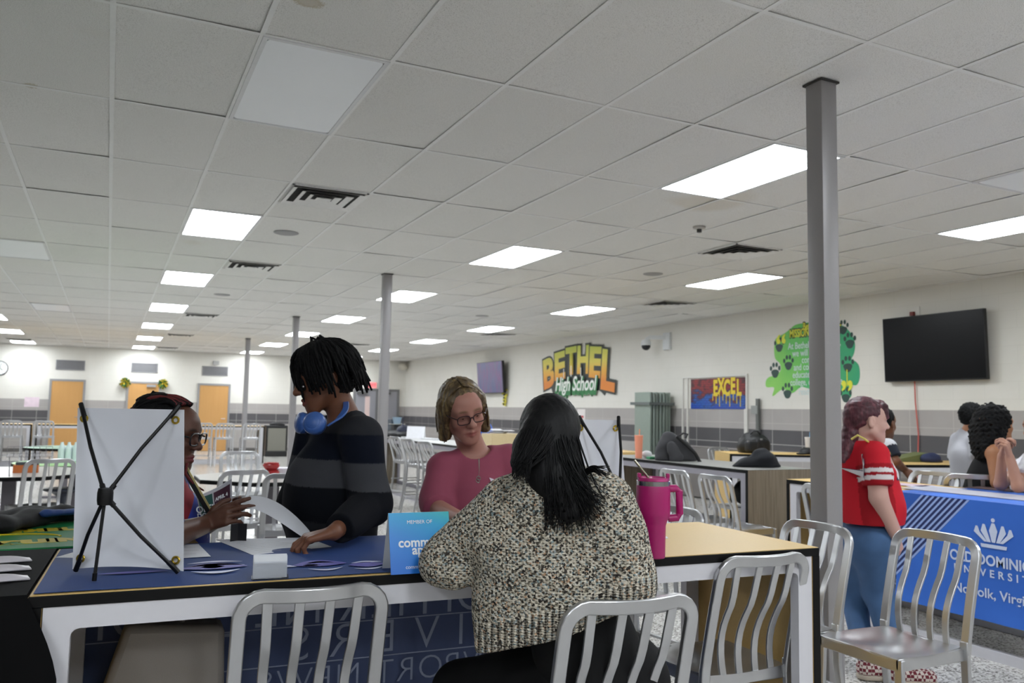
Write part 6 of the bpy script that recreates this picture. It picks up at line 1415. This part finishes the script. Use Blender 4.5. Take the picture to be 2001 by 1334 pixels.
garment(P0, 'blouse', t.m, .007, [(nk-np.array([0, 0, .07]), .10, .9), ((sl+sr)/2-np.array([0, 0, .14]), .165, .95), (J(310, 1060, 3.14), .175, 1), (pv, .19, 1)], {'r': [(sr, .078), (sr+(er-sr)*.75, .075)], 'l': [(sl, .078), (sl+(el-sl)*.75, .075)]}, (pv-np.array([0, 0, .1]), (0, 0, -1)), .066, folds(.007, 16, 3))
trousers(P0, mat('navy skirt', '161a2c', .8), stand_legs(pv, heading(.9, .1)), pv-np.array([0, 0, .02]), .17)
for l in stand_legs(pv, heading(.9, .1)): shoe(P0, l[2][0], l[2][0]+heading(.9, .1)*.15, SHBLK, SHSOLE)
at, R = P0['at'], P0['R']; M = np.stack(R, 1); hs = P0['hs']; spectacles(at, R, hs, P0['root'], '0c0c0e', .029, .021, 'glasses', 3.2, .003)
s = SDF(); s.ell(at(0, -.03, .045), V3((.084, .098, .088))*hs, .02, M); s.ell(at(0, -.075, .07), V3((.07, .06, .06))*hs, .03, M); s.cut(at(0, .07, .04), R[1]*.8-R[2]*.62); s.disp = fuzz(.004, 160, 5); s.build('hair', DREAD, P0['root'], .006, P0['o'])
rd = random.Random(3); pb, pr_ = [], []
for i in range(90):
    a = rd.uniform(-1.1, 1.1); st_ = V3((.07*math.sin(a), .06-.03*abs(a), .095+.02*math.cos(a))); e_ = V3((.075*math.sin(a)*rd.uniform(.5, 1.2), -.125+rd.uniform(-.025, .02), .03+rd.uniform(-.12, .055))); k_ = V3((.085*math.sin(a), -.05, .155+rd.uniform(-.015, .015)))
    q = [at(*(st_*(1-u)**2+2*k_*u*(1-u)+e_*u*u)) for u in np.linspace(0, 1, 9)]; (pr_ if e_[2] > .0 and rd.random() < .55 else pb).append(q)
tubes('locs', pb, .0058, DREAD, P0, 6, .6); REDL = mat('dark red locs', '5c1013', .75, scale=160, bump=.8, bdist=.003)
tubes('red_locs', pr_+[[J(366, 905, 3.0), J(362, 925, 2.98), J(372, 938, 2.97), J(378, 945, 2.97)], [J(360, 908, 3.02), J(366, 932, 3.0), J(384, 950, 3.0), J(398, 958, 3.02)]], .0058, REDL, P0, 6, .5)
o = np.array(P0['o']); lan = [J(*q)-o for q in ((352, 900, 3.02), (364, 925, 2.985), (384, 960, 2.98), (412, 1008, 3.0))]
ln = MB().bar([tuple(q) for q in lan], .016, .003, tuple(heading(0, 1))).build('lanyard', mat('black strap', '121210', .7), P0['root']); MB().bar([tuple(q+V3(IMR)*.012+V3(IMT)*-.002) for q in lan], .008, .003, tuple(heading(0, 1))).build('lanyard_trim', mat('lanyard trim', 'b9ac74', .7, scale=40, var=.4), ln)
# magazine in her left hand
mc = J(425, 970, 3.12); mg = thing('magazine', 'open magazine with teal and purple cover held by the seated woman', 'magazine', tuple(mc)); o = mc
TLm, TRm, BRm, BLm = J(384, 968, 3.02), J(453, 935, 3.14), J(454, 1012, 3.14), J(396, 1020, 3.02)
def mpage(u, v, off=0.): p = (TLm*(1-u)+TRm*u)*v+(BLm*(1-u)+BRm*u)*(1-v)-o; return tuple(p+heading(0, 1)*(off+.012*math.sin(PI*u))+np.array([0, 0, -.008*math.sin(PI*u)]))
MB().grid(lambda u, v: mpage(u, v), 14, 8, .004).build('cover', mat('magazine white', 'b9b9bf', .4), mg, True)
for nm, u0, u1, v0, v1, hx_ in (('teal_panel', .03, .46, .02, .9, '1f4f4a'), ('purple_panel', .5, .95, .02, .9, '4a2f3c'), ('blue_corner', .8, .95, .02, .2, '5a74a8')):
    MB().grid(lambda u, v: mpage(u0+(u1-u0)*u, v0+(v1-v0)*v, .0012 if nm[0] != 'b' else .002), 8, 6).build(nm, mat(nm, hx_, .35, scale=12, var=.2), mg, True)
def mtext(s_, u, v, sz):
    a_, b_ = V3(mpage(u-.1, v)), V3(mpage(u+.1, v)); x = nrm(b_-a_); y = nrm(V3(mpage(u, v+.1))-V3(mpage(u, v-.1))); z = np.cross(x, y); p = V3(mpage(u, v, .004)); text('lettering', s_, sz, frame(p, x, y, z), WT, mg, .0003, .0006)
mtext('OPEN', .27, .48, .034); mtext('DOORS', .27, .25, .026); mtext('APRIL 4', .72, .68, .018)

# --- girl in the red jersey
fw, up = heading(.98, -.06, -.06), heading(0, 0, 1)
nk, pv = J(1674, 866, 4.60), J(1698, 1058, 4.58); sr, sl = J(1709, 890, 4.46), J(1660, 884, 4.78); er, wr = J(1717, 972, 4.40), J(1750, 1042, 4.42); el, wl = J(1738, 930, 4.72), J(1722, 880, 4.66)
P4 = person('girl with red-brown ponytail, red jersey and jeans standing by the blue tablecloth', J(1694, 822, 4.58), fw, up, dict(nk=nk, sl=sl, sr=sr, el=el, er=er, wl=wl, wr=wr, pv=pv, cf=heading(.74, -.67)), 'c39c90', 'a8605c', '5a3a33', 1.02, .005, browamt=.5, arm=1.25, hands=((wr, heading(.2, -.1, -1), heading(.6, .7, 0), -1, .7), (wl, heading(-.25, 0, 1), heading(.9, .2, 0), -1, 1.3)))
RED_, DRED, WHT = V3(lin('c0202e')), V3(lin('96141f')), V3(lin('d8d2d3'))
ua = er-sr; uL = np.linalg.norm(ua)
def p4col(P):
    out = np.tile(RED_, (len(P), 1)); q = (P-sr)@ua/uL; dist = np.linalg.norm((P-sr)-np.outer(q, ua/uL), axis=1); arm_ = (dist < .1) & (q > .045) & (((P-nk)@V3(IMT) > .02) | True)
    near = ((P-(sr+sl)/2)@V3(IMT)) > .02; sl_ = arm_ & near; t_ = q/uL
    out[sl_ & (t_ > .22)] = DRED; out[sl_ & (t_ > .33) & (t_ < .43)] = WHT; out[sl_ & (t_ > .50) & (t_ < .60)] = WHT; return out
JER = attr_mat('jersey', .8, .2, .15, 300, .05); mid = (sl+sr)/2
jer = garment(P4, 'jersey', JER, .0065, [(nk-np.array([0, 0, .06]), .09, .9), (mid-np.array([0, 0, .13])+heading(.02, 0), .148, 1.0), (J(1703, 990, 4.57), .160, 1.0), (J(1700, 1040, 4.58), .158, 1.0)], {'r': [(sr, .076), (sr+ua*.42, .078), (sr+ua*.72, .074)], 'l': [(sl, .074), (el+(sl-el)*.3, .072)]}, (J(1698, 1021, 4.57), (0, 0, -1)), .064, folds(.006, 18, 6), col=p4col, kk=.06)
o = np.array(P4['o']); LW = mat('jersey lettering', 'd5d0d4', .7); LN = mat('jersey outline', '1c2a4f', .7)
from mathutils.bvhtree import BVHTree
jm_ = jer.data; JBVH = BVHTree.FromPolygons([v.co for v in jm_.vertices], [tuple(p.vertices) for p in jm_.polygons])
def press(o_, bvh, z, off):
    """lay lettering on the curved cloth along -z"""
    z = Vector(z)
    for v in o_.data.vertices:
        hit = bvh.ray_cast(v.co+z*.4, -z)
        if hit[0] is None: hit = bvh.find_nearest(v.co)
        if hit[0] is not None: v.co = hit[0]+hit[1]*off*(1 if hit[1].dot(z) > 0 else -1)
bx_, bz_ = nrm(heading(.25, .95)), np.array([0, 0, 1.]); bn = np.cross(bx_, bz_)
for k, (ch, px, py) in enumerate((('G', 1638, 893), ('I', 1650, 905), ('R', 1659, 916), ('L', 1668, 930))):
    q = J(px, py, 4.38)-o; xx = nrm(heading(.60, 0, -.80)); yy = nrm(heading(.42, 0, .91)); zz = nrm(heading(0, 1))
    for nm, ft, of, m_ in (('letter_outline', .006, .003, LN), ('lettering', .001, .006, LW)): lt = text(nm, ch, .080, frame(q, xx, yy, zz), m_, P4['root'], .0004, ft*.6, sx=.62); press(lt, JBVH, zz, of)
q = J(1737, 925, 4.55)-o
for nm, ft, of, m_ in (('letter_outline', .006, .003, LN), ('lettering', .001, .006, LW)): lt = text(nm, 'A', .10, frame(q, nrm(heading(.6, -.7, .2)), nrm(heading(-.1, 0, 1)), nrm(heading(.7, .6, 0))), m_, P4['root'], .0004, ft, sx=.7); shrink(lt, jer, of)
kr_, ar_ = J(1716, 1160, 4.56), V3(PZ(1752, 1306, .08)); kl_, al_ = J(1668, 1165, 4.72), V3(PZ(1692, 1296, .08))
trousers(P4, JEANS, [[(pv+heading(0, .06), .125), (kr_, .075), (ar_, .05)], [(pv+heading(-.03, -.08), .12), (kl_, .072), (al_, .05)]], pv, .150, .008, folds(.004, 26, 3), 'jeans', cut=((0, 0, .1), (0, 0, -1)))
CHK = NT('red checkerboard canvas'); co = CHK.coord(); ck = CHK.n('ShaderNodeTexChecker'); CHK.l(co, ck.inputs['Vector']); ck.inputs['Scale'].default_value = 62; ck.inputs['Color1'].default_value = (*lin('6a1c2a'), 1); ck.inputs['Color2'].default_value = (*lin('cfc3bb'), 1); CHK.l(ck.outputs[0], CHK.b.inputs['Base Color']); CHK.b.inputs['Roughness'].default_value = .8
for a_ in (ar_, al_): shoe(P4, a_, a_+heading(.93, .12)*.17, CHK.m, mat('cream sole', 'b5aa9b', .6), .046)
AUB = strand_mat('auburn hair', '2f181b', '4e2a33', '75424a', .5, .35, 50, (1, 1, .3)); at, R = P4['at'], P4['R']; M = np.stack(R, 1); hs = P4['hs']
s = SDF(); s.ell(at(0, -.022, .045), V3((.084, .104, .088))*hs, .02, M); s.ell(at(0, -.07, .0), V3((.06, .05, .06))*hs, .03, M)
s.cap(at(0, .07, .095), at(.0, .102, .045), .026, .014, .03); s.cap(at(.045, .07, .085), at(.055, .084, .022), .02, .010, .02); s.cap(at(-.045, .07, .085), at(-.055, .084, .022), .02, .010, .02)
s.ell(at(0, .105, -.055), V3((.085, .095, .085))*hs, .012, M, 's')
for q in (-1, 1): s.ell(at(q*.09, .0, -.012), V3((.035, .04, .04))*hs, .01, M, 's')
s.chain([at(0, -.10, .02), J(1662, 850, 4.57), J(1655, 875, 4.55), J(1647, 900, 4.5)], [.026, .044, .04, .016], .02); s.disp = fuzz(.0025, 150, 9); s.build('ponytail_hair', AUB, P4['root'], .006, P4['o'])
MB().tube([tuple(J(*q)-o) for q in ((1664, 858, 4.5), (1676, 850, 4.47), (1690, 858, 4.44), (1700, 866, 4.47))], .006, 6).build('lanyard', mat('yellow lanyard', 'd9c96a', .6), P4['root'], True)

# --- people farther back on the right
def cap_hair(p, m_, h, grow=1., low=-.02, disp=.004, name='short_hair', full=1.):
    at, R, hs = p['at'], p['R'], p['hs']; M = np.stack(R, 1); s = SDF(); s.ell(at(0, -.024, .046), V3((.083, .103, .086))*hs*grow, .02, M); s.ell(at(0, -.06, .0), V3((.072, .055, .07))*hs*grow, .03, M); s.ell(at(0, .125, -.055), V3((.075, .085, .10))*hs, .012, M, 's')
    s.cut(at(0, 0, low-.05), -R[2]*.9+R[1]*.45); s.disp = fuzz(disp, 110, 3); return s.build(name, m_, p['root'], h, p['o'])
# person in the pale polo behind the girl
fw = heading(.75, -.6, -.05); nk, pv = J(1718, 866, 6.562), J(1722, 1000, 6.615); sr, sl = J(1734, 874, 6.426), J(1704, 872, 6.720); er, wr = J(1750, 902, 6.353), J(1766, 916, 6.405); el, wl = J(1712, 905, 6.825), J(1735, 915, 6.825)
P5 = person('person in a pale grey polo with yellow lanyard half hidden behind the girl in red', J(1727, 827, 6.510), fw, (0, 0, 1), dict(nk=nk, sl=sl, sr=sr, el=el, er=er, wl=wl, wr=wr, pv=pv, cf=fw), '6b4531', hs=1., h=.008, eye=False, hands=((wr, heading(.5, .2, -.6), heading(.3, .8, .3), -1, .5),))
def p5col(P): out = np.tile(V3(lin('c3c4c8')), (len(P), 1)); d = np.linalg.norm(np.cross(P-sr, nrm(er-sr)), axis=1); out[(d < .075) & (((P-sr)@nrm(er-sr)) > .01)] = V3(lin('20242f')); return out
sh5 = garment(P5, 'polo_shirt', JER, .009, [(nk-np.array([0, 0, .05]), .09, .9), ((sl+sr)/2-np.array([0, 0, .13]), .15, .8), (pv+np.array([0, 0, .05]), .16, .8)], {'r': [(sr, .07), (er+(sr-er)*.25, .062)], 'l': [(sl, .07), (el+(sl-el)*.3, .06)]}, (pv-np.array([0, 0, .08]), (0, 0, -1)), .062, folds(.005, 20, 4), col=p5col)
cap_hair(P5, DREAD, .008); trousers(P5, BLKP, stand_legs(pv, fw), pv, .15, .012)
o = np.array(P5['o']); l5 = MB().tube([tuple(J(*q)-o) for q in ((1728, 862, 6.05), (1732, 880, 6.0), (1735, 905, 6.0))], .006, 6).build('lanyard', _mc['yellow lanyard'], P5['root'], True); shrink(l5, sh5, .004)
# man in the grey T-shirt
fw = heading(.95, -.2, -.05); nk, pv = J(1890, 848, 7.65), J(1890, 975, 7.7); sl, sr = J(1872, 860, 7.75), J(1910, 862, 7.45); el, wl = J(1868, 904, 7.7), J(1900, 910, 7.75); er, wr = J(1915, 900, 7.35), J(1925, 908, 7.5)
brd = lambda x, y, z: ((z < -.045) & (z > -.125) & (y > -.01)).astype(float)*.9
P6 = person('man with glasses, dark beard and grey T-shirt sitting at the wall counter', J(1902, 816, 7.6), fw, (0, 0, 1), dict(nk=nk, sl=sl, sr=sr, el=el, er=er, wl=wl, wr=wr, pv=pv, cf=fw), 'a9775a', hs=1.02, h=.008, eye=False, beard=brd, hands=((wl, heading(1, 0, 0), heading(0, 0, 1), 1, .4),))
garment(P6, 't_shirt', mat('heather grey jersey', 'a9a9af', .85, scale=300), .01, [(nk-np.array([0, 0, .05]), .09, .9), ((sl+sr)/2-np.array([0, 0, .13]), .155, .85), (pv+np.array([0, 0, .05]), .16, .85)], {'l': [(sl, .075), (el+(sl-el)*.2, .072)], 'r': [(sr, .075), (er+(sr-er)*.2, .072)]}, (pv-np.array([0, 0, .08]), (0, 0, -1)), .062, folds(.006, 18, 4))
cap_hair(P6, DREAD, .008, 1.08, .02, .006); trousers(P6, BLKP, stand_legs(pv, fw), pv, .15, .012); spectacles(P6['at'], P6['R'], 1.02, P6['root'], '2a1a12', .026, .018, 'glasses', 3, .0022)
# woman with big curly hair and black tank top
fw = heading(.93, -.15, .0); nk, pv = J(1932, 868, 5.901), J(1925, 985, 5.933); sr, sl = J(1946, 886, 5.754), J(1930, 880, 6.090); er, wr = J(1952, 942, 5.691), J(1990, 940, 5.775); el, wl = J(1960, 935, 6.090), J(1990, 935, 6.038)
P7 = person('woman with big curly black hair and black tank top seated behind the blue tablecloth', J(1948, 830, 5.901), fw, (0, 0, 1), dict(nk=nk, sl=sl, sr=sr, el=el, er=er, wl=wl, wr=wr, pv=pv, cf=fw), '9c6c4d', '74363a', hs=1., h=.007, arm=1.35, eye=True, hands=((wr, heading(1, 0, 0), heading(0, .2, 1), -1, .4),))
garment(P7, 'tank_top', BLKP, .009, [(nk-np.array([0, 0, .09]), .085, .9), ((sl+sr)/2-np.array([0, 0, .15]), .15, .9), (pv+np.array([0, 0, .05]), .165, .9)], None, (pv-np.array([0, 0, .08]), (0, 0, -1)), .07, folds(.004, 18, 4))
trousers(P7, BLKP, stand_legs(pv, fw), pv, .16, .012)
CURL = mat('curly black hair', '070708', .75, scale=140, bump=1., bdist=.006, spec=.25); at, R = P7['at'], P7['R']; M = np.stack(R, 1)
s = SDF(); s.ell(at(0, -.035, .045), (.12, .118, .108), .03, M); s.ell(at(0, -.075, -.04), (.125, .11, .13), .04, M); s.ell(at(0, -.095, -.15), (.11, .09, .12), .05, M); s.ell(at(0, .13, -.04), (.085, .085, .11), .015, M, 's'); s.disp = fuzz(.0085, 95, 12); s.build('curly_hair', CURL, P7['root'], .007, P7['o'])
# person with clasped hands at the right edge
fw = heading(-.96, .1, -.1); nk, pv = J(2040, 872, 5.55), J(2036, 985, 5.6); sr, sl = J(2018, 900, 5.75), J(2020, 902, 5.35); er, wr = J(1955, 946, 5.42), J(1958, 890, 5.38); el, wl = J(1990, 950, 5.20), J(1973, 893, 5.25)
P8 = person('person in a white shirt with clasped hands resting elbows on the blue tablecloth', J(2034, 836, 5.5), fw, (0, 0, 1), dict(nk=nk, sl=sl, sr=sr, el=el, er=er, wl=wl, wr=wr, pv=pv, cf=fw), 'a87c68', '8c4a4c', hs=1., h=.0045, hands=((wr, heading(.22, .05, 1), heading(-.6, -.7, .2), 1, 1.0, .95, .01, [.95, 1.05, 1.1, 1.2]), (wl, heading(-.22, .0, 1), heading(.6, .75, .2), 1, 1.0, .95, .01, [.9, 1.0, 1.1, 1.2])))
garment(P8, 'white_shirt', mat('white jersey', 'd3d3da', .8), .009, [(nk-np.array([0, 0, .05]), .09, .9), ((sl+sr)/2-np.array([0, 0, .13]), .15, .85), (pv+np.array([0, 0, .05]), .16, .85)], {'l': [(sl, .07), (el+(sl-el)*.35, .066)], 'r': [(sr, .07), (er+(sr-er)*.45, .064)]}, (pv-np.array([0, 0, .08]), (0, 0, -1)), .062, folds(.005, 18, 9))
cap_hair(P8, BLACKHAIR, .008, 1.1); trousers(P8, BLKP, stand_legs(pv, fw), pv, .16, .012)
m = MB(); o = np.array(P8['o'])
# figure in blue behind the woman in pink
fw = heading(-.6, .5, -.4); nk, pv = J(934, 826, 13.0), J(930, 905, 13.1); sl, sr = J(950, 836, 12.95), J(920, 836, 13.1); el, wl = J(958, 852, 12.8), J(945, 862, 12.7); er, wr = J(915, 855, 12.95), J(925, 862, 12.75)
P9 = person('person in a bright blue shirt bending over the grey counter behind the woman in pink', J(922, 812, 12.85), fw, (0, 0, 1), dict(nk=nk, sl=sl, sr=sr, el=el, er=er, wl=wl, wr=wr, pv=pv, cf=fw), '8a5d47', hs=1., h=.012, eye=False)
garment(P9, 'blue_shirt', mat('bright blue jersey', '2f62c4', .8), .014, [(nk-np.array([0, 0, .03]), .10, .9), ((sl+sr)/2-np.array([0, 0, .1]), .17, .9), (pv, .18, .9)], {'l': [(sl, .085), (el, .075)], 'r': [(sr, .085), (er, .075)]}, (pv-np.array([0, 0, .08]), (0, 0, -1)), .062, folds(.006, 14, 4))
cap_hair(P9, DREAD, .012); trousers(P9, BLKP, stand_legs(pv, fw), pv, .16, .016)
